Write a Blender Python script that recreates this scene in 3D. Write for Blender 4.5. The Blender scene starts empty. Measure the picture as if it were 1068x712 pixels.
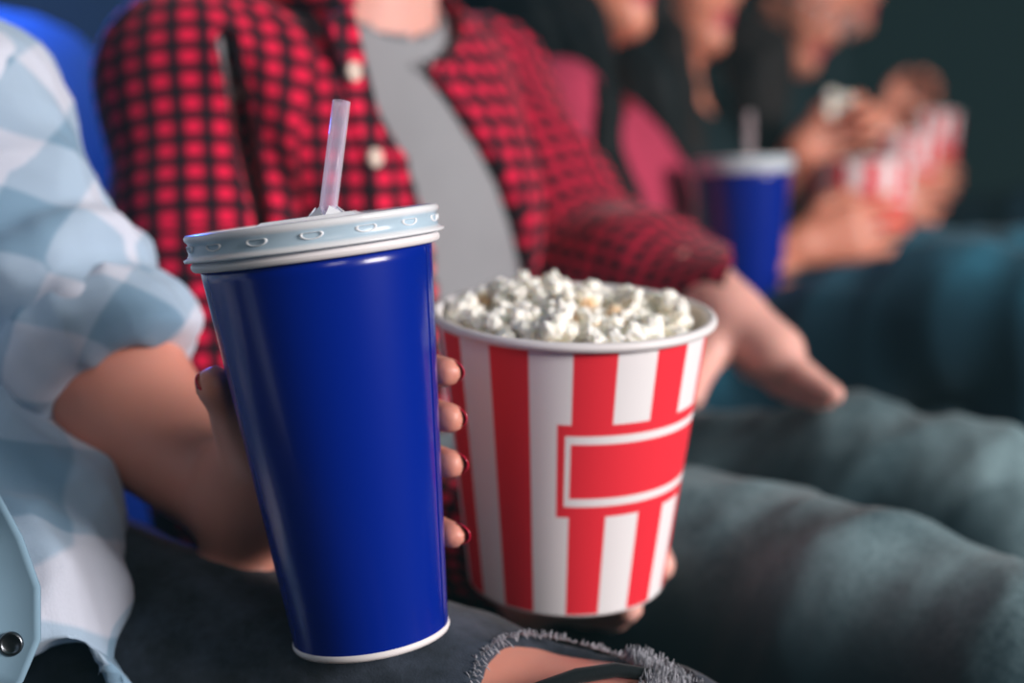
import bpy, math, random
import numpy as np
from mathutils import Vector, Matrix
random.seed(7); rng = np.random.default_rng(7)
S = bpy.context.scene
COL = S.collection
PI = math.pi

# ------------------------------------------------------------------ camera
FPX = 1483.0
YAW, PIT = math.radians(25), math.radians(7.15)
CAM = np.array([0, 0, 0.82])
FW = np.array([-math.sin(YAW)*math.cos(PIT), math.cos(YAW)*math.cos(PIT), -math.sin(PIT)])
RT = np.array([math.cos(YAW), math.sin(YAW), 0.0])
UP = np.cross(RT, FW)
def T(px, py, z):
    """world point seen at photo pixel (px,py) at depth z metres"""
    return CAM + z*(FW + RT*(px-534)/FPX - UP*(py-356)/FPX)
cd = bpy.data.cameras.new('camera'); cam = bpy.data.objects.new('camera', cd); COL.objects.link(cam)
M = Matrix(((RT[0], UP[0], -FW[0], CAM[0]), (RT[1], UP[1], -FW[1], CAM[1]), (RT[2], UP[2], -FW[2], CAM[2]), (0, 0, 0, 1)))
cam.matrix_world = M
cd.sensor_width = 36; cd.lens = 36*FPX/1068
cd.dof.use_dof = True; cd.dof.focus_distance = 0.545; cd.dof.aperture_fstop = 3.8
cd.clip_start = 0.02
S.camera = cam

def V(*a): return np.array(a, float)
def nrm(a): a = np.asarray(a, float); return a/np.linalg.norm(a)
ZU = V(0, 0, 1)

# ------------------------------------------------------------------ objects
def tag(o, label=None, cat=None, group=None, kind=None):
    if label: o['label'] = label
    if cat: o['category'] = cat
    if group: o['group'] = group
    if kind: o['kind'] = kind
    return o
def empty(name, loc, label=None, cat=None, group=None):
    o = bpy.data.objects.new(name, None); COL.objects.link(o)
    o.location = Vector(loc); o.empty_display_size = .05
    return tag(o, label, cat, group)
ROOTLOC = {}
def mesh_obj(name, verts, faces, mat, parent=None, smooth=True, attrs=None, uv=None, loc=None):
    verts = np.asarray(verts, float)
    me = bpy.data.meshes.new(name)
    off = V(0, 0, 0)
    if parent is not None:
        p = parent
        while p is not None:
            off = off + np.array(p.location); p = p.parent
    elif loc is not None: off = np.asarray(loc, float)
    vv = (verts-off).astype(np.float32)
    if isinstance(faces, np.ndarray):
        me.vertices.add(len(vv)); me.vertices.foreach_set('co', vv.ravel())
        n, k = faces.shape
        me.loops.add(n*k); me.polygons.add(n)
        me.loops.foreach_set('vertex_index', faces.astype(np.int32).ravel())
        me.polygons.foreach_set('loop_start', np.arange(0, n*k, k, dtype=np.int32))
        me.update(calc_edges=True); me.validate()
    else:
        me.from_pydata([tuple(v) for v in vv], [], faces)
    me.polygons.foreach_set('use_smooth', [smooth]*len(me.polygons))
    if attrs:
        for k, a in attrs.items():
            a = np.asarray(a, np.float32)
            if a.ndim == 1:
                at = me.attributes.new(k, 'FLOAT', 'POINT'); at.data.foreach_set('value', a)
            else:
                if a.shape[1] == 2: a = np.hstack([a, np.zeros((len(a), 1), np.float32)])
                at = me.attributes.new(k, 'FLOAT_VECTOR', 'POINT'); at.data.foreach_set('vector', a.ravel())
    o = bpy.data.objects.new(name, me); COL.objects.link(o)
    if mat: me.materials.append(mat)
    if parent is not None: o.parent = parent
    elif loc is not None: o.location = Vector(loc)
    return o

# ------------------------------------------------------------------ materials
def lin(r, g, b):
    f = lambda c: (c/255/12.92) if c <= 10 else ((c/255+.055)/1.055)**2.4
    return (f(r), f(g), f(b), 1)
class NT:
    def __init__(s, name):
        s.m = bpy.data.materials.new(name); s.m.use_nodes = True
        s.t = s.m.node_tree; s.b = s.t.nodes['Principled BSDF']
    def n(s, typ, **kw):
        nd = s.t.nodes.new(typ)
        for k, v in kw.items():
            if k.startswith('i_'):
                key = k[2:]; key = int(key) if key.isdigit() else key.replace('_', ' ')
                if hasattr(v, 'links') or isinstance(v, bpy.types.NodeSocket): s.t.links.new(v, nd.inputs[key])
                else: nd.inputs[key].default_value = v
            else: setattr(nd, k, v)
        return nd
    def link(s, a, b): s.t.links.new(a, b)
    def math(s, op, a, b=None, c=None, clamp=False):
        nd = s.t.nodes.new('ShaderNodeMath'); nd.operation = op; nd.use_clamp = clamp
        for i, v in enumerate((a, b, c)):
            if v is None: continue
            if isinstance(v, bpy.types.NodeSocket): s.t.links.new(v, nd.inputs[i])
            else: nd.inputs[i].default_value = v
        return nd.outputs[0]
    def mix(s, f, a, b):
        nd = s.t.nodes.new('ShaderNodeMix'); nd.data_type = 'RGBA'
        for i, v in ((0, f), (6, a), (7, b)):
            if isinstance(v, bpy.types.NodeSocket): s.t.links.new(v, nd.inputs[i])
            else: nd.inputs[i].default_value = v
        return nd.outputs[2]
    def set(s, **kw):
        for k, v in kw.items():
            k = k.replace('_', ' ')
            if isinstance(v, bpy.types.NodeSocket): s.t.links.new(v, s.b.inputs[k])
            else: s.b.inputs[k].default_value = v
        return s.m
    def bump(s, h, strength=.3, dist=.001):
        nd = s.t.nodes.new('ShaderNodeBump'); nd.inputs['Strength'].default_value = strength; nd.inputs['Distance'].default_value = dist
        s.link(h, nd.inputs['Height']); s.link(nd.outputs[0], s.b.inputs['Normal'])
def plain(name, c, rough=.6, spec=.5, **kw):
    m = NT(name)
    ns = m.n('ShaderNodeTexNoise', i_Scale=40.0, i_Detail=3.0)
    tc = m.n('ShaderNodeTexCoord'); m.link(tc.outputs['Object'], ns.inputs['Vector'])
    col = m.mix(m.math('MULTIPLY', ns.outputs[0], .25), lin(*c), lin(*[x*.8 for x in c]))
    return m.set(Base_Color=col, Roughness=rough, Specular_IOR_Level=spec, **kw)
def skin_mat(name, c, rough=.45):
    m = NT(name)
    tc = m.n('ShaderNodeTexCoord')
    ns = m.n('ShaderNodeTexNoise', i_Scale=14.0, i_Detail=4.0); m.link(tc.outputs['Object'], ns.inputs['Vector'])
    red = (min(255, c[0]*1.02), c[1]*.92, c[2]*.92)
    at = m.n('ShaderNodeAttribute', attribute_name='lip')
    base = m.mix(m.math('MULTIPLY', ns.outputs[0], .9, clamp=True), lin(*c), lin(*red))
    base = m.mix(at.outputs['Fac'], base, lin(185, 60, 75))
    n2 = m.n('ShaderNodeTexNoise', i_Scale=500.0, i_Detail=2.0); m.link(tc.outputs['Object'], n2.inputs['Vector'])
    m.bump(n2.outputs[0], .15, .0005)
    return m.set(Base_Color=base, Roughness=rough, Subsurface_Weight=.25, Subsurface_Radius=(.012, .004, .002), Subsurface_Scale=.4)
def fabric_bump(m, sc=900., st=.25):
    tc = m.n('ShaderNodeTexCoord')
    ns = m.n('ShaderNodeTexNoise', i_Scale=sc, i_Detail=2.0); m.link(tc.outputs['Object'], ns.inputs['Vector'])
    m.bump(ns.outputs[0], st, .0006)
def stripe(m, x, freq, duty=.5, soft=.04):
    """1 inside the coloured band of a repeat"""
    f = m.math('FRACT', m.math('MULTIPLY', x, freq))
    d = m.math('ABSOLUTE', m.math('SUBTRACT', f, .5))
    mr = m.n('ShaderNodeMapRange', i_1=duty/2-soft, i_2=duty/2+soft, i_3=1.0, i_4=0.0); m.link(d, mr.inputs[0])
    return mr.outputs[0]
def gingham(name, period, cc, ch, cl, duty=.5, rough=.85, soft=.05, rot=0):
    m = NT(name)
    at = m.n('ShaderNodeAttribute', attribute_name='pat')
    sp = m.n('ShaderNodeSeparateXYZ'); m.link(at.outputs['Vector'], sp.inputs[0])
    x, y = sp.outputs[0], sp.outputs[1]
    if rot:
        c, s_ = math.cos(rot), math.sin(rot)
        x, y = m.math('ADD', m.math('MULTIPLY', x, c), m.math('MULTIPLY', y, s_)), m.math('SUBTRACT', m.math('MULTIPLY', y, c), m.math('MULTIPLY', x, s_))
    a = stripe(m, x, 1/period, duty, soft); b = stripe(m, y, 1/period, duty, soft)
    both = m.math('MULTIPLY', a, b); anyb = m.math('MAXIMUM', a, b)
    col = m.mix(anyb, lin(*cl), lin(*ch)); col = m.mix(both, col, lin(*cc))
    fabric_bump(m)
    return m.set(Base_Color=col, Roughness=rough, Specular_IOR_Level=.15, Sheen_Weight=.15)
def denim(name, dark, light, sc=9.):
    m = NT(name)
    tc = m.n('ShaderNodeTexCoord')
    ns = m.n('ShaderNodeTexNoise', i_Scale=sc, i_Detail=6.0, i_Roughness=.62); m.link(tc.outputs['Object'], ns.inputs['Vector'])
    n2 = m.n('ShaderNodeTexNoise', i_Scale=260.0, i_Detail=3.0); m.link(tc.outputs['Object'], n2.inputs['Vector'])
    at = m.n('ShaderNodeAttribute', attribute_name='wear_highlight')  # denim fade together with a highlight painted into the colour
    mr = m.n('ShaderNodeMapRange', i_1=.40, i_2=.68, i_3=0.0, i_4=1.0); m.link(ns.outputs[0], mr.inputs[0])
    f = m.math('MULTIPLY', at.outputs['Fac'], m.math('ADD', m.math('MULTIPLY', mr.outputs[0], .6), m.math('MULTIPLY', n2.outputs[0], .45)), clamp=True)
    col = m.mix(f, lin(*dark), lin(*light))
    wv = m.n('ShaderNodeTexNoise', i_Scale=1100.0, i_Detail=2.0); m.link(tc.outputs['Object'], wv.inputs['Vector'])
    m.bump(wv.outputs[0], .4, .0006)
    return m.set(Base_Color=col, Roughness=.85, Specular_IOR_Level=.2, Sheen_Weight=.1)
def hair_mat(name, c, c2):
    m = NT(name)
    tc = m.n('ShaderNodeTexCoord')
    mp = m.n('ShaderNodeMapping'); mp.inputs['Scale'].default_value = (60, 60, 4); m.link(tc.outputs['Object'], mp.inputs[0])
    ns = m.n('ShaderNodeTexNoise', i_Scale=2.0, i_Detail=4.0); m.link(mp.outputs[0], ns.inputs['Vector'])
    col = m.mix(ns.outputs[0], lin(*c), lin(*c2)); m.bump(ns.outputs[0], .6, .003)
    return m.set(Base_Color=col, Roughness=.65, Specular_IOR_Level=.12)

M_SKIN1 = skin_mat('skin_warm', (214, 152, 132))
M_SKIN2 = skin_mat('skin_fair', (234, 184, 170))
M_SKIN3 = skin_mat('skin_tan', (222, 150, 122))
M_NAIL = NT('red_nail_lacquer').set(Base_Color=lin(196, 22, 54), Roughness=.2, Coat_Weight=.6)
M_RED = gingham('red_black_check_flannel', .0146, (232, 24, 70), (60, 12, 32), (12, 18, 24), .55, soft=.09)
M_BLUE = gingham('pale_blue_check_denim', .068, (126, 158, 182), (164, 186, 206), (202, 208, 222), .5, soft=.012, rot=.72)
M_GREY = plain('grey_jersey', (150, 152, 156), .9, .1)
M_PINK = plain('pink_knit', (182, 62, 90), .9, .1)
M_BLACKCLOTH = plain('black_cloth', (28, 42, 46), .9, .1)
M_NAVYCLOTH = plain('navy_cloth', (18, 36, 50), .9, .1)
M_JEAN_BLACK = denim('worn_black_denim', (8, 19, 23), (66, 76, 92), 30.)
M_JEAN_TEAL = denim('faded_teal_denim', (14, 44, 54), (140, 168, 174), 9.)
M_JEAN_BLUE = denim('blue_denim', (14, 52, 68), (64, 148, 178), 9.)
M_HAIR = hair_mat('dark_hair', (14, 22, 24), (26, 26, 27))
M_HAIRB = hair_mat('brown_hair', (15, 22, 24), (44, 32, 28))
M_SEAT = plain('dark_seat_fabric', (40, 58, 68), .95, .1)
M_WALL = plain('dark_teal_wall', (44, 62, 68), .95, .1)
M_FLOOR = plain('dark_carpet', (30, 42, 46), .95, .1)
M_WHITEP = plain('white_paper', (236, 232, 232), .5, .4)
M_LINING = plain('cream_paper_lining', (236, 230, 222), .7, .3)
M_THREAD = plain('grey_cotton_thread', (170, 172, 180), .9, .1)
M_BUTTON = NT('pearl_button').set(Base_Color=lin(225, 205, 190), Roughness=.25, Coat_Weight=.4)
_e = NT('eye'); _a = _e.n('ShaderNodeAttribute', attribute_name='iris')
M_EYE = _e.set(Base_Color=_e.mix(_a.outputs['Fac'], lin(232, 226, 222), lin(38, 26, 20)), Roughness=.1)
M_METAL = NT('dark_nickel').set(Base_Color=lin(120, 125, 130), Metallic=1.0, Roughness=.3)
M_SHOE = plain('dark_shoe', (26, 30, 34), .7)

# ------------------------------------------------------------------ implicit surfaces
def cap(a, b, ra, rb=None, k=.02, n=None, s=1.0):
    return ('c', np.asarray(a, float), np.asarray(b, float), ra, ra if rb is None else rb, k, None if n is None else nrm(n), s)
def ell(c, r, ax=None, k=.02):
    return ('e', np.asarray(c, float), np.asarray(r, float), np.eye(3) if ax is None else np.array([nrm(a) for a in ax]), k)
def dist(p, X):
    """distance field of primitive at points X (...,3)"""
    if p[0] == 'c':
        _, a, b, ra, rb, k, n, s = p
        ab = b-a; L = float(ab@ab)+1e-12
        q = X-a
        t = np.clip((q@ab)/L, 0, 1)
        q = q-t[..., None]*ab
        if n is not None: q = q+((1/s-1)*(q@n))[..., None]*n
        d = np.sqrt((q*q).sum(-1))-(ra+(rb-ra)*t)
        return d*(s if n is not None and s < 1 else 1)
    _, c, r, ax, k = p
    q = (X-c)@ax.T
    k0 = np.sqrt(((q/r)**2).sum(-1)); k1 = np.sqrt(((q/(r*r))**2).sum(-1))+1e-9
    return k0*(k0-1)/k1
def pbox(p):
    if p[0] == 'c':
        m = max(p[3], p[4])*(max(1, p[7]))
        return np.minimum(p[1], p[2])-m, np.maximum(p[1], p[2])+m
    m = max(p[2]); return p[1]-m, p[1]+m
def implicit(prims, vox, carves=(), planes=(), relax=1):
    los = np.array([pbox(p)[0] for p in prims]).min(0)-3*vox; his = np.array([pbox(p)[1] for p in prims]).max(0)+3*vox
    n = np.ceil((his-los)/vox).astype(int)+1
    g = [np.asarray(los[i]+vox*np.arange(n[i]), np.float32) for i in range(3)]
    D = np.full(n, .2, np.float32)
    def sub(p, extra):
        lo, hi = pbox(p)
        i0 = np.maximum(0, np.floor((lo-extra-los)/vox).astype(int)); i1 = np.minimum(n, np.ceil((hi+extra-los)/vox).astype(int)+1)
        if (i1 <= i0).any(): return None, None
        sl = tuple(slice(a, b) for a, b in zip(i0, i1))
        X = np.stack(np.meshgrid(g[0][sl[0]], g[1][sl[1]], g[2][sl[2]], indexing='ij'), -1)
        return sl, X
    for p in prims:
        k = p[5] if p[0] == 'c' else p[4]
        sl, X = sub(p, k+3*vox)
        if sl is None: continue
        d = dist(p, X).astype(np.float32); o = D[sl]
        h = np.maximum(k-np.abs(o-d), 0)/k
        D[sl] = np.minimum(o, d)-h*h*k/4
    for c in carves:
        if callable(c):
            idx = np.where(np.abs(D) < 4*vox+.03) if False else None
            X = np.stack(np.meshgrid(*g, indexing='ij'), -1)
            D = np.maximum(D, -c(X).astype(np.float32)); continue
        sl, X = sub(c, 2*vox)
        if sl is not None: D[sl] = np.maximum(D[sl], -dist(c, X).astype(np.float32))
    for pt, nn in planes:
        nn = nrm(nn)
        h = (g[0]-pt[0])[:, None, None]*nn[0]+(g[1]-pt[1])[None, :, None]*nn[1]+(g[2]-pt[2])[None, None, :]*nn[2]
        D = np.maximum(D, h.astype(np.float32))
    D[0], D[-1] = .2, .2; D[:, 0], D[:, -1] = .2, .2; D[:, :, 0], D[:, :, -1] = .2, .2
    # surface nets
    I = D < 0
    cnt = np.zeros(n-1, np.int8)
    for dx in (0, 1):
        for dy in (0, 1):
            for dz in (0, 1): cnt += I[dx:n[0]-1+dx, dy:n[1]-1+dy, dz:n[2]-1+dz]
    act = np.argwhere((cnt > 0) & (cnt < 8))
    vid = np.full(n-1, -1, np.int32); vid[tuple(act.T)] = np.arange(len(act))
    cor = np.array([(a, b, c) for a in (0, 1) for b in (0, 1) for c in (0, 1)])
    val = np.stack([D[tuple((act+c).T)] for c in cor], 1)
    acc = np.zeros((len(act), 3)); w = np.zeros(len(act))
    for i in range(8):
        for j in range(i+1, 8):
            if np.abs(cor[i]-cor[j]).sum() != 1: continue
            a, b = val[:, i], val[:, j]; m = (a < 0) != (b < 0)
            t = np.where(m, a/np.where(m, a-b, 1), 0)
            acc += m[:, None]*(cor[i]+t[:, None]*(cor[j]-cor[i])); w += m
    vs = los+vox*(act+acc/w[:, None])
    F = []
    for ax in range(3):
        s0 = [slice(None)]*3; s1 = [slice(None)]*3; s0[ax] = slice(0, -1); s1[ax] = slice(1, None)
        A, B = I[tuple(s0)], I[tuple(s1)]
        e = np.argwhere(A != B); fl = A[tuple(e.T)]
        u, v = (ax+1) % 3, (ax+2) % 3
        ok = (e[:, u] > 0) & (e[:, v] > 0); e = e[ok]; fl = fl[ok]
        def q(du, dv):
            z = e.copy(); z[:, u] -= du; z[:, v] -= dv; return vid[tuple(z.T)]
        quad = np.stack([q(1, 1), q(0, 1), q(0, 0), q(1, 0)], 1)
        quad[~fl] = quad[~fl][:, ::-1]
        F.append(quad)
    F = np.concatenate(F); F = F[(F >= 0).all(1)]
    for _ in range(relax):
        s = np.zeros_like(vs); c = np.zeros(len(vs))
        for i in range(4):
            for j in (1, 3):
                np.add.at(s, F[:, i], vs[F[:, (i+j) % 4]]); np.add.at(c, F[:, i], 1)
        vs = .5*vs+.5*s/np.maximum(c, 1)[:, None]
    return vs, F
def normals(v, F):
    a = np.cross(v[F[:, 2]]-v[F[:, 0]], v[F[:, 3]]-v[F[:, 1]])
    N = np.zeros_like(v)
    for i in range(4): np.add.at(N, F[:, i], a)
    return N/(np.linalg.norm(N, axis=1)[:, None]+1e-12)
def folds(v, seed, amp, freq, axis=None, n=4, stretch=3.):
    """cloth folds: ridged warped sines; axis = direction along which folds run"""
    r = np.random.default_rng(seed); out = np.zeros(len(v))
    for i in range(n):
        d = r.normal(size=3)
        if axis is not None:
            a = nrm(axis); d = d-(1-1/stretch)*(d@a)*a
        d = nrm(d)*freq*(1+.7*i)*2*PI
        w = nrm(r.normal(size=3))*freq*2*PI*.6
        ph = v@d+r.uniform(0, 6)+1.3*np.sin(v@w+r.uniform(0, 6))
        out += (1-2*np.abs(np.sin(ph/2)))*amp/(1+.7*i)
    return out
def chain(pts, ext=0, k=.02, n=None, s=1.):
    """pts = [(point, radius), ...]"""
    return [cap(a, b, ra+ext, rb+ext, k, n, s) for (a, ra), (b, rb) in zip(pts[:-1], pts[1:])]
def limb_coords(v, pts, ref):
    """(around, along) in metres for a limb through pts"""
    best = np.full(len(v), 1e9); U = np.zeros(len(v)); W = np.zeros(len(v)); L0 = 0
    ravg = np.mean([r for _, r in pts])
    for i, ((a, ra), (b, rb)) in enumerate(zip(pts[:-1], pts[1:])):
        ab = b-a; L = np.linalg.norm(ab); t = ab/L
        e1 = nrm(np.asarray(ref)-(np.asarray(ref)@t)*t); e2 = np.cross(t, e1)
        q = v-a; s = q@t; sc = np.clip(s, 0, L)
        lo = s if i == 0 else np.maximum(s, 0)
        se = s if i == 0 or i == len(pts)-2 else sc
        d = np.linalg.norm(q-sc[:, None]*t, axis=1)
        m = d < best-1e-6; best[m] = d[m]
        ang = np.arctan2(q@e2, q@e1)
        U[m] = (ang*ravg)[m]; W[m] = (L0+se)[m]; L0 += L
    return np.stack([U, W], 1)
def organic(name, prims, vox, mat, parent, carves=(), planes=(), disp=None, attrs=None, relax=1):
    v, F = implicit(prims, vox, carves, planes, relax)
    at = {k: f(v) for k, f in (attrs or {}).items()}
    if disp is not None:
        N = normals(v, F); v = v+N*disp(v)[:, None]
    return mesh_obj(name, v, F, mat, parent, attrs=at)

# ------------------------------------------------------------------ anatomy
def hand(w, d, s, n, sc=1.0, curl=(.35, .5, .35), spread=.12, thumb=None, fr=.0078):
    """w wrist, d pointing direction, s towards thumb, n the way the fingers curl (palm side)"""
    d = nrm(d); s = nrm(s-(s@d)*d); n = nrm(n-(n@d)*d-(n@s)*s); P_ = []; tips = []
    offs = (.030, .010, -.010, -.029); ln = (.95, 1.05, .98, .78)
    for i, (o, l) in enumerate(zip(offs, ln)):
        m = w+d*(.082-.004*abs(i-1.3))*sc+s*o*sc
        P_.append(cap(w+s*o*.45*sc+d*.008, m, .0125*sc, .0105*sc, .016*sc))
        dd = nrm(d+s*spread*(1.5-i)/1.5*.6); p = m; a = 0
        for j, (L, r0, r1) in enumerate(((.040, fr*1.08, fr), (.025, fr, fr*.92), (.019, fr*.92, fr*.8))):
            a += curl[j]
            q = p+(dd*math.cos(a)+n*math.sin(a))*L*l*sc
            P_.append(cap(p, q, r0*sc, r1*sc, .004)); p0 = p; p = q
        tips.append((p, nrm(p-p0)))
    P_.append(cap(w+d*.03*sc+n*.006, w+d*.06*sc+n*.006, .016*sc, .014*sc, .02, n, .7))
    tp = thumb or [(.018, .020, .008), (.045, .045, .012), (.072, .050, .016), (.095, .046, .020)]
    pts = [w+d*a*sc+s*b*sc+n*c*sc for a, b, c in tp]
    for i, (a, b) in enumerate(zip(pts[:-1], pts[1:])):
        P_.append(cap(a, b, (.0135, .0105, .0095)[i]*sc, (.0105, .0095, .0078)[i]*sc, .006))
    tips.append((pts[-1], nrm(pts[-1]-pts[-2])))
    return P_, tips
def head(c, f, u, sc=1.0):
    f = nrm(f); u = nrm(u-(u@f)*f); s = np.cross(u, f)
    q = lambda x, y, z: c+(f*x+s*y+u*z)*sc
    ax = (f, s, u); P_ = []
    P_.append(ell(q(-.012, 0, .028), V(.097, .074, .088)*sc, ax, .02))
    P_.append(cap(q(.012, 0, -.02), q(.058, 0, -.088), .060*sc, .026*sc, .03))
    P_.append(cap(q(.035, 0, .03), q(.045, 0, -.03), .056*sc, .05*sc, .03))
    for y in (-1, 1):
        P_.append(ell(q(.060, y*.036, -.025), V(.026, .024, .024)*sc, ax, .02))
        P_.append(cap(q(.078, y*.012, .022), q(.070, y*.042, .022), .011*sc, .009*sc, .012))
        P_.append(ell(q(.070, y*.031, .002), V(.0125, .0125, .0125)*sc, ax, .004))
        P_.append(ell(q(-.008, y*.076, -.005), V(.017, .007, .030)*sc, ax, .006))
        P_.append(cap(q(.087, y*.010, -.036), q(.090, y*.004, -.034), .006*sc, .006*sc, .006))
        P_.append(cap(q(.086, y*.016, -.0575), q(.094, 0, -.055), .004*sc, .006*sc, .005))
        P_.append(cap(q(.084, y*.014, -.064), q(.091, 0, -.066), .004*sc, .0068*sc, .005))
    P_.append(cap(q(.086, 0, .012), q(.103, 0, -.028), .007*sc, .0105*sc, .012))
    P_.append(ell(q(.078, 0, -.092), V(.018, .020, .015)*sc, ax, .02))
    P_.append(cap(q(-.015, 0, -.05), q(-.035, 0, -.15), .054*sc, .052*sc, .03))
    lips = [q(.093, y, z) for y in (-.012, -.005, .005, .012) for z in (-.057, -.065)]
    return P_, lips
def lipattr(lips):
    def f(v):
        d = np.min([np.linalg.norm(v-l, axis=1) for l in lips], 0); return np.clip((.0115-d)/.004, 0, 1)
    return f
def leg_wear_highlight(pts, up=ZU):
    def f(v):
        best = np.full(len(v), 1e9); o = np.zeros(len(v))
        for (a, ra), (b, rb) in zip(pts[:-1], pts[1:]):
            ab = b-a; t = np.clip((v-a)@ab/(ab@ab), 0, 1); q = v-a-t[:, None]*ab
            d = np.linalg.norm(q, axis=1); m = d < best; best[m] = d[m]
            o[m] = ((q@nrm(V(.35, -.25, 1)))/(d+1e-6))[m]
        return np.clip(o*1.1, 0, 1)**3  # paler on up-facing thigh: fading plus painted highlight
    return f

def face_details(body, c, f, u, sc=1.0):
    f = nrm(f); u = nrm(u-(u@f)*f); s = np.cross(u, f)
    for y in (-1, 1):
        e = c+(f*.0765+s*y*.031+u*.001)*sc; v_, F_ = implicit([ell(e, V(.0132, .0132, .0132)*sc)], .0015*1.2)
        d = nrm(f+s*y*.1); ax = (v_-e)@d/(.0132*sc)
        mesh_obj('eye', v_, F_, M_EYE, body, attrs={'iris': np.clip((ax-.86)/.03, 0, 1)})
        b0, b1, b2 = [c+(f*a+s*y*b+u*g)*sc for a, b, g in ((.088, .012, .024), (.086, .030, .029), (.070, .048, .024))]
        v_, F_ = implicit([cap(b0, b1, .0042*sc, .0038*sc, .002), cap(b1, b2, .0038*sc, .0022*sc, .002)], .0016)
        mesh_obj('eyebrow', v_, F_, M_HAIR, body)
def nail(parent, tip, d, out, sc=1.0, mat=None):
    """a fingernail: curved oval plate lying on the outer side of the fingertip"""
    d = nrm(d); out = nrm(out-(out@d)*d); s = np.cross(d, out)
    vs = []; fs = []; nu, nv = 12, 9
    for k, lift in ((0, .0), (1, -.0007)):
        for i in range(nu+1):
            for j in range(nv+1):
                x = -1+2*i/nu; y = -1+2*j/nv
                # square-to-oval
                X = x*math.sqrt(1-y*y/2); Y = y*math.sqrt(1-x*x/2)
                h = (1-.60*Y*Y)*.0062+lift+.0003
                vs.append(tip+sc*(d*(X*.0062+.0015)+s*Y*.0050+out*(h-.0020*max(X, -.2)**2)))
    N1 = (nu+1)*(nv+1)
    for i in range(nu):
        for j in range(nv):
            a = i*(nv+1)+j; q = (a, a+1, a+nv+2, a+nv+1)
            fs.append(q); fs.append(tuple(N1+z for z in q[::-1]))
    bd = [i*(nv+1) for i in range(nu+1)]+[nu*(nv+1)+j for j in range(1, nv+1)]+[i*(nv+1)+nv for i in range(nu-1, -1, -1)]+[j for j in range(nv-1, 0, -1)]
    for a, b in zip(bd, bd[1:]+bd[:1]): fs.append((a, b, b+N1, a+N1))
    return mesh_obj('fingernail', vs, fs, mat or M_NAIL, parent)

# ------------------------------------------------------------------ lathe
def frame_from(base, top):
    a = nrm(top-base); e = nrm(RT-(RT@a)*a); f = np.cross(a, e); return base, a, e, f
def lathe(fr, prof, seg=96, seam=None):
    """prof: list of (r, h); closed if last==first. returns verts, faces, (angle,h)"""
    b, a, e, f = fr; vs = []; fs = []; uv = []
    n = len(prof)
    for j in range(seg):
        t = 2*PI*j/seg; d = e*math.cos(t)+f*math.sin(t)
        for r, h in prof:
            vs.append(b+a*h+d*r); uv.append((t, h))
    for j in range(seg):
        k = (j+1) % seg
        for i in range(n-1): fs.append((j*n+i, k*n+i, k*n+i+1, j*n+i+1))
    return vs, fs, uv
def roll(r, h, rad, n=10): return [(r+rad*math.cos(2*PI*i/n), h+rad*math.sin(2*PI*i/n)) for i in range(n+1)]

# cups --------------------------------------------------------------
def cup_blue_mat():
    m = NT('blue_glossy_paper')
    return m.set(Base_Color=lin(0, 32, 138), Roughness=.22, Specular_IOR_Level=.4, Coat_Weight=.1, Coat_Roughness=.1)
M_CUP = cup_blue_mat()
def lid_mat():
    m = NT('translucent_white_plastic')
    at = m.n('ShaderNodeAttribute', attribute_name='skirt')
    m.set(Base_Color=m.mix(at.outputs['Fac'], lin(250, 251, 252), lin(190, 214, 228)), Roughness=.2, IOR=1.4, Specular_IOR_Level=.6)
    tr = m.n('ShaderNodeBsdfTranslucent'); tr.inputs[0].default_value = lin(225, 240, 252)
    mx = m.n('ShaderNodeMixShader'); mx.inputs[0].default_value = .25
    m.link(m.b.outputs[0], mx.inputs[1]); m.link(tr.outputs[0], mx.inputs[2])
    m.link(mx.outputs[0], m.t.nodes['Material Output'].inputs[0]); return m.m
M_LID = lid_mat()
def straw_mat():
    m = NT('clear_straw_plastic'); m.set(Base_Color=lin(250, 240, 244), Roughness=.15, Specular_IOR_Level=.8)
    tp = m.n('ShaderNodeBsdfTransparent'); tl = m.n('ShaderNodeBsdfTranslucent'); tl.inputs[0].default_value = lin(250, 238, 242)
    a = m.n('ShaderNodeMixShader'); a.inputs[0].default_value = .45; m.link(m.b.outputs[0], a.inputs[1]); m.link(tl.outputs[0], a.inputs[2])
    lw = m.n('ShaderNodeLayerWeight', i_Blend=.35)
    b = m.n('ShaderNodeMixShader'); m.link(m.math('MULTIPLY_ADD', lw.outputs['Facing'], .6, .14, clamp=True), b.inputs[0]); m.link(tp.outputs[0], b.inputs[1]); m.link(a.outputs[0], b.inputs[2])
    m.link(b.outputs[0], m.t.nodes['Material Output'].inputs[0]); return m.m
M_STRAW = straw_mat()
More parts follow.
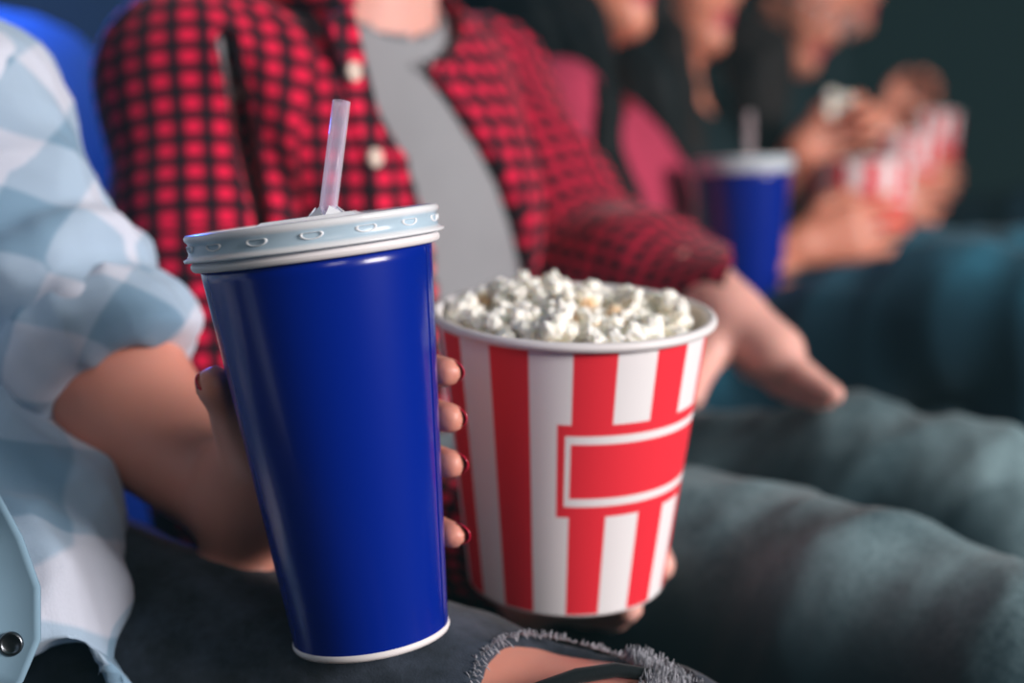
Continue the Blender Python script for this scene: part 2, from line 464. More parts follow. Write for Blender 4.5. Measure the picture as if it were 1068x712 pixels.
def make_cup(top, base, label, group, scale=1.0, detail=True, slabel=None, lean=(14, -117)):
    fr = frame_from(base, top); b, a, e, f = fr
    H = float(np.linalg.norm(top-base)); s = scale
    root = empty('drinking_cup', b, label, 'cup', group)
    RB, RTP = .0317*s, .0465*s
    rr = lambda h: RB+(RTP-RB)*h/H
    seg = 128 if detail else 64
    # wall with overlap seam
    seam_t = math.radians(-16)
    prof = [(rr(.0026)+.0002, .0026)]+[(rr(H*i/24), H*i/24) for i in range(1, 25)]+[(rr(H)-.0008, H), (rr(H*.5)-.0008, H*.5), (rr(.012)-.0008, .012)]
    vs, fs, _ = lathe(fr, prof, seg)
    n = len(prof)
    wall = mesh_obj('cup_wall', vs, fs, M_CUP, root)
    # overlap seam strip
    sv = []; sf = []
    for i in range(25):
        h = .003+(H-.006)*i/24
        for j, t in enumerate((seam_t-.005, seam_t, seam_t+.10, seam_t+.11)):
            d = e*math.cos(t)+f*math.sin(t); up = (0, .0005, .0005, 0)[j]
            sv.append(b+a*h+d*(rr(h)+up-.0001))
    for i in range(24):
        for j in range(3): q = i*4+j; sf.append((q, q+1, q+5, q+4))
    mesh_obj('paper_seam', sv, sf, M_CUP, wall, smooth=False)
    vs, fs, _ = lathe(fr, [(0, .0045), (RB-.002, .0045), (RB-.0012, 0), (RB+.0003, 0), (RB+.0009, .0012), (RB+.0007, .0028), (RB, .0030)], seg)
    mesh_obj('base_rim', vs, fs, M_WHITEP, root)
    vs, fs, _ = lathe(fr, roll(RTP+.0012*s, H, .0021*s, 14), seg)
    mesh_obj('rolled_rim', vs, fs, M_WHITEP, root)
    # lid
    R = RTP+.0046*s; h0 = H+.0024
    prof = [(R-.0006, h0), (R+.0008, h0-.0002), (R+.0010, h0+.0008), (R-.0004, h0+.0014), (R-.0012, h0+.0026), (R-.0014, h0+.0070), (R-.0004, h0+.0082),
            (R-.0002, h0+.0094), (R-.0010, h0+.0104), (R-.0034, h0+.0106), (R-.0046, h0+.0098), (R-.0052, h0+.0070), (R-.0080, h0+.0066), (.020*s, h0+.0074), (.0185*s, h0+.0100), (0, h0+.0104),
            (0, h0+.0096), (.0178*s, h0+.0092), (.0195*s, h0+.0066), (R-.0082, h0+.0058), (R-.0060, h0+.0062), (R-.0052, h0+.0092), (R-.0030, h0+.0098), (R-.0014, h0+.0094), (R-.0022, h0+.0080), (R-.0022, h0+.0024), (R-.0006, h0)]
    vs, fs, _ = lathe(fr, prof, seg)
    hh_ = (np.array(vs)-b)@a-h0
    lid = mesh_obj('plastic_lid', vs, fs, M_LID, root, attrs={'skirt': ((hh_ > .0022) & (hh_ < .0074)).astype(float)})
    if detail:
        tag(lid, 'translucent white domed-edge plastic lid')
        # embossed oval dents on the skirt
        for t in np.arange(seg_off := math.radians(-155), math.radians(205), math.radians(24)):
            d = e*math.cos(t)+f*math.sin(t); tg = -e*math.sin(t)+f*math.cos(t)
            c = b+a*(h0+.0054)+d*(R-.0011)
            N = 20; vv = []; ff = []
            for i in range(N):
                g = 2*PI*i/N; x, y = math.cos(g)*.0046, math.sin(g)*.0019
                if y > 0: y = min(y, .0009)
                for (k, w) in ((1.0, .0), (.86, .0007), (.72, .0)):
                    vv.append(c+tg*x*k+a*y*k+d*(w-abs(x*k)**2*11))
            for i in range(N):
                j = (i+1) % N
                for k in range(2): ff.append((i*3+k, j*3+k, j*3+k+1, i*3+k+1))
            mesh_obj('embossed_dent', vv, ff, M_LID, lid)
        # raised flap bar across the middle of the lid
        vv = []; ff = []; W = [(-.021, 0), (-.018, .0016), (.016, .0018), (.0195, 0)]
        for x, hh in W:
            for y in (-.0085, .0085):
                for z in (0, 1): vv.append(b+a*(h0+.0100+(hh if z else -.001))+nrm(e)*x*1.05+f*y)
        for i in range(3):
            p = i*4; ff += [(p+1, p+3, p+7, p+5), (p, p+4, p+6, p+2), (p, p+1, p+5, p+4), (p+2, p+6, p+7, p+3)]
        ff += [(0, 2, 3, 1), (12, 13, 15, 14)]
        mesh_obj('raised_tab', vv, ff, M_LID, lid, smooth=False)
        # star of cut plastic round the straw
        vv = []; ff = []; cc = b+a*(h0+.0105)+e*.0062
        for i in range(6):
            t0 = 2*PI*i/6
            for dt, r, z in ((-.48, .0085, 0), (.48, .0085, 0), (0, .0040, .0038)):
                d = e*math.cos(t0+dt)+f*math.sin(t0+dt)
                vv.append(cc+d*r+a*(z+.0008)); vv.append(cc+d*r+a*z)
            p = i*6; ff += [(p, p+2, p+4), (p+1, p+5, p+3), (p, p+4, p+5, p+1), (p+2, p+3, p+5, p+4), (p, p+1, p+3, p+2)]
        mesh_obj('straw_flap', vv, ff, M_LID, lid, smooth=False)
    # straw: tube standing in the hole
    mouth = b+a*(h0+.0105)+e*.0062*s
    dr = nrm(RT*lean[0]-UP*lean[1]+FW*4)
    p0 = mouth-dr*.10*s; p1 = mouth+dr*.047*s
    sfm = frame_from(p0, p1); L = float(np.linalg.norm(p1-p0)); r = .0036*s
    prof = [(r, 0), (r, L*.3), (r, L*.6), (r, L*.8), (r, L), (r-.0004, L+.0001), (r-.0007, L), (r-.0007, L*.8), (r-.0007, L*.5), (r-.0007, 0), (r, 0)]
    vs, fs, _ = lathe(sfm, prof, 24)
    st = mesh_obj('drinking_straw', vs, fs, M_STRAW, None, loc=p0)
    tag(st, slabel, 'straw')
    return root, fr, rr, H

cup1, CF, CR, CH = make_cup(T(330, 262, .570), T(388, 663, .5876),
    'tall glossy blue paper cup with clear lid, held on the ripped denim thigh', None,
    slabel='clear plastic straw rising from the lid of the foreground blue cup')
cup2, CF2, _, _ = make_cup(T(776, 178, 1.46), T(780, 340, 1.476),
    'dark blue paper cup with a white lid, blurred behind the bucket beside the pink top', None, detail=False,
    slabel='clear straw in the blurred blue cup behind the bucket', lean=(0, -100))
CB, CA, CE, CFF = CF

# buckets -------------------------------------------------------------
def bucket_mat():
    m = NT('red_white_striped_card')
    at = m.n('ShaderNodeAttribute', attribute_name='pat')
    sp = m.n('ShaderNodeSeparateXYZ'); m.link(at.outputs['Vector'], sp.inputs[0])
    x, y = sp.outputs[0], sp.outputs[1]         # x: degrees from the front, y: 0 bottom..1 top
    def rect(x0, x1, y0, y1, sx=.35, sy=.003):
        a = m.n('ShaderNodeMapRange', i_1=x0-sx, i_2=x0+sx, i_3=0., i_4=1.); m.link(x, a.inputs[0])
        b = m.n('ShaderNodeMapRange', i_1=x1-sx, i_2=x1+sx, i_3=1., i_4=0.); m.link(x, b.inputs[0])
        c = m.n('ShaderNodeMapRange', i_1=y0-sy, i_2=y0+sy, i_3=0., i_4=1.); m.link(y, c.inputs[0])
        d = m.n('ShaderNodeMapRange', i_1=y1-sy, i_2=y1+sy, i_3=1., i_4=0.); m.link(y, d.inputs[0])
        return m.math('MULTIPLY', m.math('MULTIPLY', a.outputs[0], b.outputs[0]), m.math('MULTIPLY', c.outputs[0], d.outputs[0]))
    red = stripe(m, m.math('ADD', x, 360-7+18.0), 1/36., .5, .01)
    panel = rect(-8, 104, .385, .725)
    line = m.math('SUBTRACT', rect(-4.5, 100.5, .425, .685), rect(-2, 98, .455, .655))
    r = m.math('MAXIMUM', red, panel)
    r = m.math('SUBTRACT', r, line, clamp=True)
    col = m.mix(r, lin(242, 239, 240), lin(240, 48, 64))
    return m.set(Base_Color=col, Roughness=.5, Specular_IOR_Level=.35)
M_BUCKET = bucket_mat()
def make_bucket(top, base, label, scale=1.0, spin=0.):
    fr = frame_from(base, top); b, a, e, f = fr
    H = float(np.linalg.norm(top-base))
    root = empty('popcorn_bucket', b, label, 'bucket')
    R0, R1 = .0485*scale, .0645*scale
    rr = lambda h: R0+(R1-R0)*h/H
    seg = 120
    hs = [H*i/12 for i in range(13)]
    b_, a_, e_, f_ = fr; vs = []; fs = []; uv = []
    n = len(hs)
    for j in range(seg+1):
        t = 2*PI*j/seg+PI/2  # seam at the far side... f points away or toward
        d = e*math.cos(t)+f*math.sin(t)
        for h in hs: vs.append(b+a*h+d*rr(h)); uv.append((0, h/H))
    # angle measured from the camera-facing direction (-FW side), positive to the right
    Vv = np.array(vs); q = Vv-b; q = q-(q@a)[:, None]*a
    front = nrm(-FW+(FW@a)*a); right = nrm(np.cross(front, a)) ; right = right if right@RT > 0 else -right
    ang = np.degrees(np.arctan2(q@right, q@front))
    # seam: make the angle continuous along j
    ang = np.degrees(np.unwrap(np.radians(ang.reshape(seg+1, n)), axis=0)).ravel()
    ang = ang-360*np.round(np.mean(ang)/360)
    uv = np.stack([ang+spin, np.array([h for _, h in uv])], 1)
    uv[:, 0] = uv[:, 0]
    for j in range(seg):
        for i in range(n-1): fs.append((j*n+i, (j+1)*n+i, (j+1)*n+i+1, j*n+i+1))
    w = mesh_obj('bucket_wall', vs, fs, M_BUCKET, root, attrs={'pat': uv})
    tag(w, 'red and white striped card wall with a blank outlined panel')
    li, lf, _ = lathe(fr, [(rr(H)-.0009, H), (rr(H/2)-.0009, H/2), (rr(.004)-.0009, .004), (0, .004)], seg)
    mesh_obj('bucket_lining', li, lf, M_LINING, root)
    vs, fs, _ = lathe(fr, roll(R1+.0014*scale, H, .0024*scale, 14), seg)
    mesh_obj('rolled_rim', vs, fs, M_WHITEP, root)
    vs, fs, _ = lathe(fr, [(0, .0008), (R0-.0012, .0008), (R0-.0010, 0), (R0+.0002, 0), (R0+.0003, .0012)], seg)
    mesh_obj('bucket_base', vs, fs, M_WHITEP, root)
    return root, fr, rr, H
bk1, BF, BR, BH = make_bucket(T(598, 328, .68), T(590, 600, .712), 'large red and white striped popcorn bucket with a blank red panel, nearest the camera')
bk2, BF2, _, _ = make_bucket(T(896, 171, 1.92), T(897, 296, 1.925), 'blurred striped popcorn bucket gripped by a hand right of the far blue cup', 1.1, 6)
bk3, BF3, _, _ = make_bucket(T(938, 143, 2.35), T(938, 245, 2.357), 'blurred striped popcorn bucket, middle one of the three far buckets', .95, 5)
bk4, BF4, _, _ = make_bucket(T(967, 121, 2.85), T(965, 208, 2.855), 'blurred striped popcorn bucket farthest back along the row', .95, 12)

# popcorn ----------------------------------------------------------------
def popcorn_mat():
    m = NT('popcorn')
    at = m.n('ShaderNodeAttribute', attribute_name='hull')
    tc = m.n('ShaderNodeTexCoord'); ns = m.n('ShaderNodeTexNoise', i_Scale=160., i_Detail=3.); m.link(tc.outputs['Object'], ns.inputs[0])
    col = m.mix(m.math('MULTIPLY', ns.outputs[0], .5), lin(255, 251, 240), lin(253, 243, 218))
    col = m.mix(m.math('MULTIPLY', at.outputs['Fac'], .8), col, lin(214, 160, 84))
    m.bump(ns.outputs[0], .5, .001)
    return m.set(Base_Color=col, Roughness=.75, Subsurface_Weight=.6, Subsurface_Radius=(.006, .005, .004), Subsurface_Scale=.8, Specular_IOR_Level=.2)
M_POP = popcorn_mat()
popmesh = []
for i in range(8):
    r = np.random.default_rng(40+i); pr = []
    core = V(0, 0, 0); pr.append(ell(core, V(.0042, .0038, .0036), None, .002))
    nb = int(r.integers(4, 7))
    for j in range(nb):
        d = nrm(r.normal(size=3)+V(0, 0, .35)); rad = r.uniform(.0030, .0048)
        c = d*r.uniform(.0045, .0072); pr.append(ell(c, V(rad, rad*r.uniform(.75, 1.05), rad*r.uniform(.75, 1)), None, .0012))
        for q in range(2):
            c2 = c+nrm(r.normal(size=3)+d)*rad*.75; pr.append(ell(c2, V(1, 1, 1)*rad*r.uniform(.45, .65), None, .0008))
    v, F = implicit(pr, .00075, relax=1)
    N = normals(v, F); v = v+N*(folds(v, i, .0006, 150, n=4)[:, None])
    hull = np.clip((.0052-np.linalg.norm(v-V(0, 0, -.001), axis=1))/.0016, 0, 1)*(.15+.7*(i % 3 == 0))
    me = mesh_obj('popcorn_piece', v, F, M_POP, None, attrs={'hull': hull})
    popmesh.append(me.data); bpy.data.objects.remove(me)
def drop_pop(p, mesh, rot, sc, label, group):
    o = bpy.data.objects.new('popcorn_piece', mesh); COL.objects.link(o)
    o.location = Vector(p); o.rotation_euler = rot; o.scale = (sc,)*3
    return tag(o, label, 'popcorn', group)
def fill(fr, R, H, n_big, label, group, sc=1., seed=3, dome=.012, depth=.012):
    b, a, e, f = fr; r = np.random.default_rng(seed); pts = []
    tries = 0
    while len(pts) < n_big and tries < 60000:
        tries += 1
        rad = R*math.sqrt(r.uniform(0, 1)); t = r.uniform(0, 2*PI)
        lay = r.integers(0, 3)
        h = H-depth+dome*(1-(rad/R)**2)+.0035*math.sin(t*3+1)+(lay-1)*.0075*sc+r.uniform(-.0015, .0015)
        rl = min(rad, R-.0108*sc-(.008, .004, 0)[lay])
        p = b+a*h+(e*math.cos(t)+f*math.sin(t))*rl
        if all(np.linalg.norm(p-q) > .0088*sc for q in pts): pts.append(p)
    for p in pts:
        drop_pop(p, popmesh[int(r.integers(0, 8))], tuple(r.uniform(0, 6.28, 3)), sc*r.uniform(.9, 1.15), label, group)
fill(BF, .0620, BH, 230, 'white buttery popcorn piece heaped in the nearest striped bucket', 'popcorn heaped in the nearest bucket', 1.12, dome=.003, depth=.0110)
fill(BF2, .058, float(np.linalg.norm(T(896, 171, 1.92)-T(897, 296, 1.925))), 60, 'popcorn piece heaped in the gripped striped bucket right of the far blue cup', 'popcorn in the gripped far bucket', 1.35, 5, .000, .032)

# ------------------------------------------------------------------ people
SP = {}
def person(label, loc):
    return empty('person', loc, label, 'person')

# ---- woman in the pale blue checked shirt, holding the blue cup
cb = T(388, 663, .5876)
thc = cb+V(0, .030, -.072)
dirT = nrm(V(1, .02, -.055))
w_th = [(thc-dirT*.40+V(0, -.03, .0), .090), (thc-dirT*.2, .084), (thc, .073), (thc+dirT*.10, .066), (thc+dirT*.155+V(0, 0, -.012), .058)]
w_kn = w_th[-1][0]
w_sh = [(w_kn, .054), (w_kn+V(.02, .0, -.20), .050), (V(w_kn[0]-.01, w_kn[1], .09), .036)]
r_off = V(.03, -.22, -.02)
w_th2 = [(p+r_off, r) for p, r in w_th]; w_sh2 = [(V(p[0]+r_off[0], p[1]+r_off[1], p[2]+(r_off[2] if i < 2 else 0)), r) for i, (p, r) in enumerate(w_sh)]
pel = (w_th[0][0]+w_th2[0][0])/2+V(-.06, 0, .03)
shL = T(-30, 120, .75); neckW = V(shL[0]-.02, shL[1]-.17, shL[2]+.07); shR = V(shL[0]-.03, shL[1]-.34, shL[2])
arm = [(T(-38, 135, .75), .038), (T(26, 250, .735), .037), (T(92, 365, .715), .037), (T(142, 432, .705), .031), (T(202, 480, .69), .0245), (T(258, 524, .668), .0210)]
wr = arm[-1][0]
def cupang(py, th, out):
    h = CH*(663-py)/401; t = math.radians(th); o = CR(h)+out
    return CB+CA*h+nrm(RT)*o*math.cos(t)+nrm(FW+(FW@CA)*-CA)*o*math.sin(t)
finger_prims = []; ftips = []
for py, l in ((392, 0), (441, 1), (490, 2), (566, 3)):
    r = (.0076, .0078, .0074, .0068)[l]
    mcp = cupang((405, 440, 478, 525)[l], 122, r+.003); pip = cupang((395, 441, 487, 550)[l], 84, r+.0015); dip = cupang(py, 52, r+.0008); tip = cupang(py, 24, r-.0002)
    finger_prims += [cap(wr+(mcp-wr)*.12, mcp, .0135, .0105, .014), cap(mcp, pip, r*1.12, r*1.05, .003), cap(pip, dip, r*1.05, r*.98, .002), cap(dip, tip, r*.98, r*.86, .002)]
    h = CH*(663-py)/401; ax = CB+CA*h; ftips.append((tip, nrm(tip-dip), nrm(tip-ax)))
tb = [T(290, 490, .655), cupang(478, 138, .0130), cupang(438, 152, .0125), cupang(402, 171, .0100)]
finger_prims += [cap(wr+(tb[0]-wr)*.3, tb[0], .018, .015, .014), cap(tb[0], tb[1], .0145, .0115, .006), cap(tb[1], tb[2], .0112, .0100, .003), cap(tb[2], tb[3], .0100, .0084, .003)]
finger_prims.append(cap(wr, cupang(480, 135, .012), .022, .020, .02))
HC1 = neckW+V(.02, 0, .138)
hd, lips = head(HC1, V(1, .1, 0), ZU, .97)
armR = [(shR, .046), (shR+V(.06, -.06, -.26), .040), (shR+V(.22, .02, -.34), .030), (shR+V(.34, .12, -.33), .024)]
hR, _ = hand(armR[-1][0], V(.9, .3, -.25), V(0, 1, 0), V(0, 0, -1), .92)
W = person('person in a pale blue checked shirt and ripped black jeans holding the big blue cup', (pel[0], pel[1], 0))
wb = chain(arm)+chain(armR[:2], -.014)+chain(armR, -.004)[1:]+finger_prims+hR+hd+chain(w_th, -.006)+chain(w_sh, -.006)+chain(w_th2, -.006)+chain(w_sh2, -.006)
wb += [cap(pel, neckW-V(0, 0, .12), .105, .095, .05, V(1, 0, 0), .7), cap(shL, shR, .036, .036, .04), cap(neckW-V(0, 0, .05), neckW+V(.01, 0, .06), .05, .05, .03),
       cap(w_th[0][0], w_th2[0][0], .09, .09, .04)]
body1 = organic('body', wb, .0028, M_SKIN1, W, attrs={'lip': lipattr(lips)})
for t, d, o in ftips: nail(body1, t-d*.0008, d, o-nrm(FW)*.25+ZU*.1, .98)
tdir = nrm(tb[3]-tb[2]); nail(body1, tb[3]-tdir*.001, tdir, nrm(tb[3]-(CB+CA*CH*.66))-FW*.45, 1.15)
face_details(body1, HC1, V(1, .1, 0), ZU, .97)
# jeans with a torn knee
hole_c = thc+dirT*.098+V(0, -.012, .068)
jp = chain(w_th, 0)+chain(w_sh, .002)+chain(w_th2, 0)+chain(w_sh2, .002)+[cap(w_th[0][0], w_th2[0][0], .098, .098, .04), cap(pel, pel+V(0, 0, .05), .125, .12, .04, V(1, 0, 0), .85)]
def shell(prims, th, vox, mat, parent, name, carves=(), **kw):
    return organic(name, prims, vox, mat, parent, carves=carves, **kw)
leg_in = chain(w_th, -.0045)+chain(w_sh, -.0035)
tearA = ell(hole_c+dirT*-.010, V(.042, .052, .060), (dirT, V(0, 1, 0), V(0, 0, 1)), .001)
tearB = ell(hole_c+dirT*.052+V(0, -.02, 0), V(.017, .040, .060), (dirT, V(0, 1, 0), V(0, 0, 1)), .001)
def tear(X):
    d = np.minimum(dist(tearA, X), dist(tearB, X))
    inner = np.min([dist(p, X) for p in leg_in], 0)
    return np.maximum(d, -(inner+.0))       # only the cloth outside the leg is cut away
def tear_full(X):
    sel = tear(X.astype(np.float32)); return sel
jm = organic('jeans', jp, .0034, M_JEAN_BLACK, W, carves=[tearA], attrs={'wear_highlight': leg_wear_highlight(w_th)},
             disp=lambda v: folds(v, 5, .0010, 9, n=3)+folds(v, 6, .0004, 40, n=2))
tag(jm, 'ripped black denim jeans torn open at the knee')
# ---- frayed cotton round the tears
def tube(path, r, ns=5):
    vs = []; fs = []; path = [np.asarray(p, float) for p in path]
    for i, p in enumerate(path):
        d = nrm(path[min(i+1, len(path)-1)]-path[max(i-1, 0)])
        e1 = nrm(np.cross(d, V(.3, .5, .8))); e2 = np.cross(d, e1)
        rr_ = r[i] if hasattr(r, '__len__') else r
        for j in range(ns): vs.append(p+(e1*math.cos(2*PI*j/ns)+e2*math.sin(2*PI*j/ns))*rr_)
    for i in range(len(path)-1):
        for j in range(ns): fs.append((i*ns+j, i*ns+(j+1) % ns, (i+1)*ns+(j+1) % ns, (i+1)*ns+j))
    fs.append(tuple(range(ns-1, -1, -1))); fs.append(tuple((len(path)-1)*ns+j for j in range(ns)))
    return vs, fs
def multi(tubes):
    V_ = []; F_ = []
    for vs, fs in tubes:
        o = len(V_); V_ += vs; F_ += [tuple(i+o for i in q) for q in fs]
    return V_, F_
def leg_surface(x, ang, ext=0.0):
    """point on her left thigh: x metres along dirT from thc, ang around (0=up, + towards camera)"""
    L = [(-.40, w_th[0][1]), (-.2, .084), (0, .073), (.10, .066), (.155, .058), (.2, .056)]
    xs = [l[0] for l in L]; rs = [l[1] for l in L]
    r = np.interp(x, xs, rs)+ext; c = thc+dirT*x+(V(0, 0, -.012)*max(0, (x-.1)/.055) if x > .1 else 0)
    s = nrm(np.cross(dirT, ZU)); u = np.cross(s, dirT)
    return c+r*(u*math.cos(ang)+s*math.sin(ang))
tb_ = []
r = np.random.default_rng(11)
def fray(cx, cz, rx, ry, n, a0=0, a1=2*PI, ln=.008, lift=.0025):
    for i in range(n):
        t = r.uniform(a0, a1)
        x = cx+rx*math.cos(t); y = cz+ry*math.sin(t)
        p = leg_surface(x, y, .0008)
        for q in range(1):
            d1 = -math.cos(t)*r.uniform(-.4, 1); d2 = -math.sin(t)*r.uniform(-.4, 1)
            L = ln*r.uniform(.4, 1.2); pts = []
            for j in range(5):
                s_ = j/4; pts.append(leg_surface(x+d1*L*s_, y+d2*L*s_/.07, .0008+lift*math.sin(s_*PI)*r.uniform(.2, 1.3)))
            tb_.append(tube(pts, .00022, 4))
hx = .086; hy = .26
fray(hx, hy, .046, .74, 420)
fray(.120, .16, .012, .34, 700, ln=.012, lift=.007)
fray(.104, -.22, .012, .10, 220, ln=.010, lift=.006)
fv, ff = multi(tb_)
fr_ = mesh_obj('frayed_threads', fv, ff, M_THREAD, jm, smooth=True); tag(fr_, 'pale frayed cotton threads round the torn knee', kind='stuff')
# dark cord of cloth left across the opening, and curled torn edge at the right
bv, bf = tube([leg_surface(x, a, e_) for x, a, e_ in ((.118, -.16, .001), (.106, -.04, .003), (.094, .10, .0035), (.082, .26, .0035), (.070, .44, .003), (.056, .70, .001))], [.0022, .0026, .003, .0032, .003, .0025], 8)
mesh_obj('torn_strip', bv, bf, M_JEAN_BLACK, jm)

# ---- her shirt
folds_sl = lambda v: folds(v, 21, .0036, 7, axis=nrm(arm[2][0]-arm[0][0])+V(.3, 0, .4), n=4)
sh_t = [cap(pel+V(0, 0, -.02), neckW-V(0, 0, .13), .134, .120, .05, V(1, 0, 0), .80), cap(shL+V(0, -.02, 0), shR, .055, .052, .04)]
tailc = [cap(T(-60, 420, .70), T(-5, 560, .675), .050, .058, .04), cap(T(24, 545, .655), T(72, 620, .61), .042, .027, .03), cap(T(72, 620, .61), T(88, 740, .585), .027, .021, .02), cap(T(0, 600, .60), T(10, 720, .59), .03, .02, .03), cap(T(-80, 600, .70), T(0, 760, .66), .06, .05, .04)]
neck_carve = [cap(neckW-V(0, 0, .05), neckW+V(.04, 0, .10), .058, .075)]
def ang_coords(c0, axis, ref, R):
    def f(v):
        a = nrm(axis); e1 = nrm(np.asarray(ref)-(np.asarray(ref)@a)*a); e2 = np.cross(a, e1); q = v-c0
        return np.stack([np.arctan2(q@e2, q@e1)*R, q@a], 1)
    return f
shirt1 = organic('shirt', sh_t+tailc, .0036, M_BLUE, W, carves=neck_carve+[cap(T(56, 716, z), T(92, 752, z), .016, .015) for z in np.arange(.50, .75, .003)],
                 disp=lambda v: folds(v, 22, .0050, 6, axis=V(.2, 0, 1), n=4, stretch=6)+folds(v, 27, .0026, 13, axis=V(.4, 0, 1), n=3, stretch=4),
                 attrs={'pat': ang_coords(pel, ZU, V(1, .6, 0), .15)})
tag(shirt1, 'pale blue checked denim shirt with rolled sleeves')
slv = [(arm[0][0], .055), (T(16, 240, .735), .051), (T(72, 325, .716), .044), (T(100, 378, .708), .043)]
ring = []
def ringprims(c, ax, R, r_, n=14, sq=1.0):
    ax = nrm(ax); e1 = nrm(np.cross(ax, V(.1, .9, .3))); e2 = np.cross(ax, e1); ps = []
    P0 = [c+(e1*math.cos(2*PI*i/n)+e2*math.sin(2*PI*i/n))*R for i in range(n)]
    return [cap(P0[i], P0[(i+1) % n], r_, r_, .006) for i in range(n)]
axs = nrm(arm[2][0]-arm[1][0]); axc = nrm(arm[3][0]-arm[2][0])
sp_ = [cap(shL, slv[0][0], .055, .055, .03)]+chain(slv)+ringprims(T(60, 296, .72), axs, .037, .0165)+ringprims(T(88, 352, .708), nrm(axs+axc), .0375, .014)+ringprims(T(103, 386, .704), nrm(axs+axc), .0385, .0125)
sl1 = organic('sleeve', sp_, .0030, M_BLUE, shirt1, carves=[cap(T(104, 385, .708), T(150, 470, .70), .041, .047)], planes=[(T(116, 408, .702), nrm(axs+axc))],
        disp=lambda v: folds_sl(v)+folds(v, 31, .0012, 22, n=3), attrs={'pat': lambda v: limb_coords(v, slv, -FW-RT*.8)})
cfc = T(110, 386, .704); cfa = nrm(axs+axc*1.4)
cpr_ = [p for q, R_, r_ in ((0, .0405, .0115), (.011, .0415, .0125), (.022, .0405, .0105)) for p in ringprims(cfc-cfa*q, cfa, R_, r_, 18)]
cf = organic('rolled_cuff', cpr_, .0026, M_BLUE, shirt1, disp=lambda v: folds(v, 77, .0020, 18, axis=cfa+V(.3, .2, 0), n=3, stretch=3), attrs={'pat': lambda v: limb_coords(v, slv, -FW-RT*.8)+.03})
tag(cf, 'thick rolled up sleeve cuff')
slR = [(shR, .055), (armR[1][0], .050), (armR[1][0]+(armR[2][0]-armR[1][0])*.4, .046)]
organic('sleeve', chain(slR), .005, M_BLUE, shirt1, disp=lambda v: folds(v, 23, .003, 8, n=3), attrs={'pat': lambda v: limb_coords(v, slR, V(0, 1, 0))})
# front placket with a snap hanging at the hem
def ribbon(pts, w, th, mat, name, parent, patd=None, side=None):
    vs = []; fs = []
    n = len(pts); Vp = [np.asarray(p) for p in pts]
    for i, p in enumerate(Vp):
        d = nrm(Vp[min(i+1, n-1)]-Vp[max(i-1, 0)]); ww = w[i] if hasattr(w, '__len__') else w
        s = nrm(np.cross(d, side)); o = np.cross(s, d)
        for j in range(9):
            y = -1+j/4; vs.append(p+s*y*ww+o*(.0015*(1-y*y)))
        for j in range(9):
            y = 1-j/4; vs.append(p+s*y*ww+o*(.0015*(1-y*y)-th))
    for i in range(n-1):
        for j in range(18): fs.append((i*18+j, i*18+(j+1) % 18, (i+1)*18+(j+1) % 18, (i+1)*18+j))
    fs.append(tuple(range(17, -1, -1))); fs.append(tuple((n-1)*18+j for j in range(18)))
    at = {'pat': np.array([(p@RT*1.0, p[2]) for p in vs])}
    return mesh_obj(name, vs, fs, mat, parent, attrs=at)
M_PLACK = plain('plain_blue_denim', (132, 164, 184), .9, .1)
pk = ribbon([T(-34, 515, .568), T(-2, 575, .562), T(14, 620, .557), T(14, 665, .553), T(2, 700, .550), T(-22, 735, .548)], [.0115, .0115, .0112, .0108, .0092, .006], .002, M_PLACK, 'placket', shirt1, side=FW)
tag(pk, 'denim front strip with a metal snap')
sn = frame_from(T(12, 671, .5515), T(12, 671, .5515)-FW*.003)
vs, fs, _ = lathe(sn, [(.0048, 0), (.0048, .0012), (.0040, .0018), (.0034, .0012), (.0030, .0008), (0, .0010)], 28)
mesh_obj('snap_button', vs, fs, M_METAL, pk)
hm, hf = tube([T(14, 705, .618), T(35, 672, .612), T(62, 668, .610), T(92, 680, .611), T(118, 702, .614), T(128, 735, .620)], [.0014]*6, 8)
hair1 = organic('hair', [ell(neckW+V(-.005, 0, .173), V(.105, .09, .105), None, .02), cap(neckW+V(-.06, 0, .16), neckW+V(-.10, -.03, -.02), .07, .05, .04)], .006, M_HAIRB, W,
                carves=[ell(neckW+V(.09, .01, .118), V(.075, .08, .10))], disp=lambda v: folds(v, 8, .003, 14, axis=ZU, n=3))

# ---- generic seated figure ----------------------------------------------
def torso_frame(a, b):
    s = nrm(b-a); s[2] = 0; s = nrm(s); n = np.cross(s, ZU)
    return s, n if n[0] > 0 else -n

# ---- person in red and black checked shirt
mR, mL = T(206, 90, .95), T(500, 100, 1.19)
sd, fn = torso_frame(mR, mL)
mneck = (mR+mL)/2+V(0, 0, .05)+fn*.02
mpel = V(mneck[0]-.02, mneck[1]-.02, .56)
mtR = [(T(400, 610, 1.0), .090), (T(480, 600, .955), .090), (T(740, 641, .83), .084), (T(900, 689, .755), .080), (T(1072, 752, .69), .071)]
mtL = [(T(480, 570, 1.2), .090), (T(600, 560, 1.13), .088), (T(740, 548, 1.06), .083), (T(890, 540, .99), .081), (T(1010, 568, .94), .077), (T(1085, 612, .915), .070)]
def shin(k, r=.06): return [(k, r), (k+V(.02, 0, -.2), r*.92), (V(k[0]-.02, k[1], .10), r*.62)]
def foot(k): return [cap(V(k[0]-.03, k[1], .05), V(k[0]+.15, k[1], .035), .045, .032, .03)]
msR, msL = shin(mtR[-1][0], .067), shin(mtL[-1][0], .067)
aR = [(mR, .050), (T(214, 240, .93), .046), (T(218, 430, .935), .040), (T(245, 520, .93), .038), (T(400, 535, .87), .032), (T(525, 568, .80), .026)]
aL = [(mL, .050), (T(560, 210, 1.16), .046), (T(608, 275, 1.13), .042), (T(722, 298, 1.03), .035), (T(760, 330, .99), .027)]
hl = T(870, 414, .935)
dL = nrm(hl-aL[-1][0])
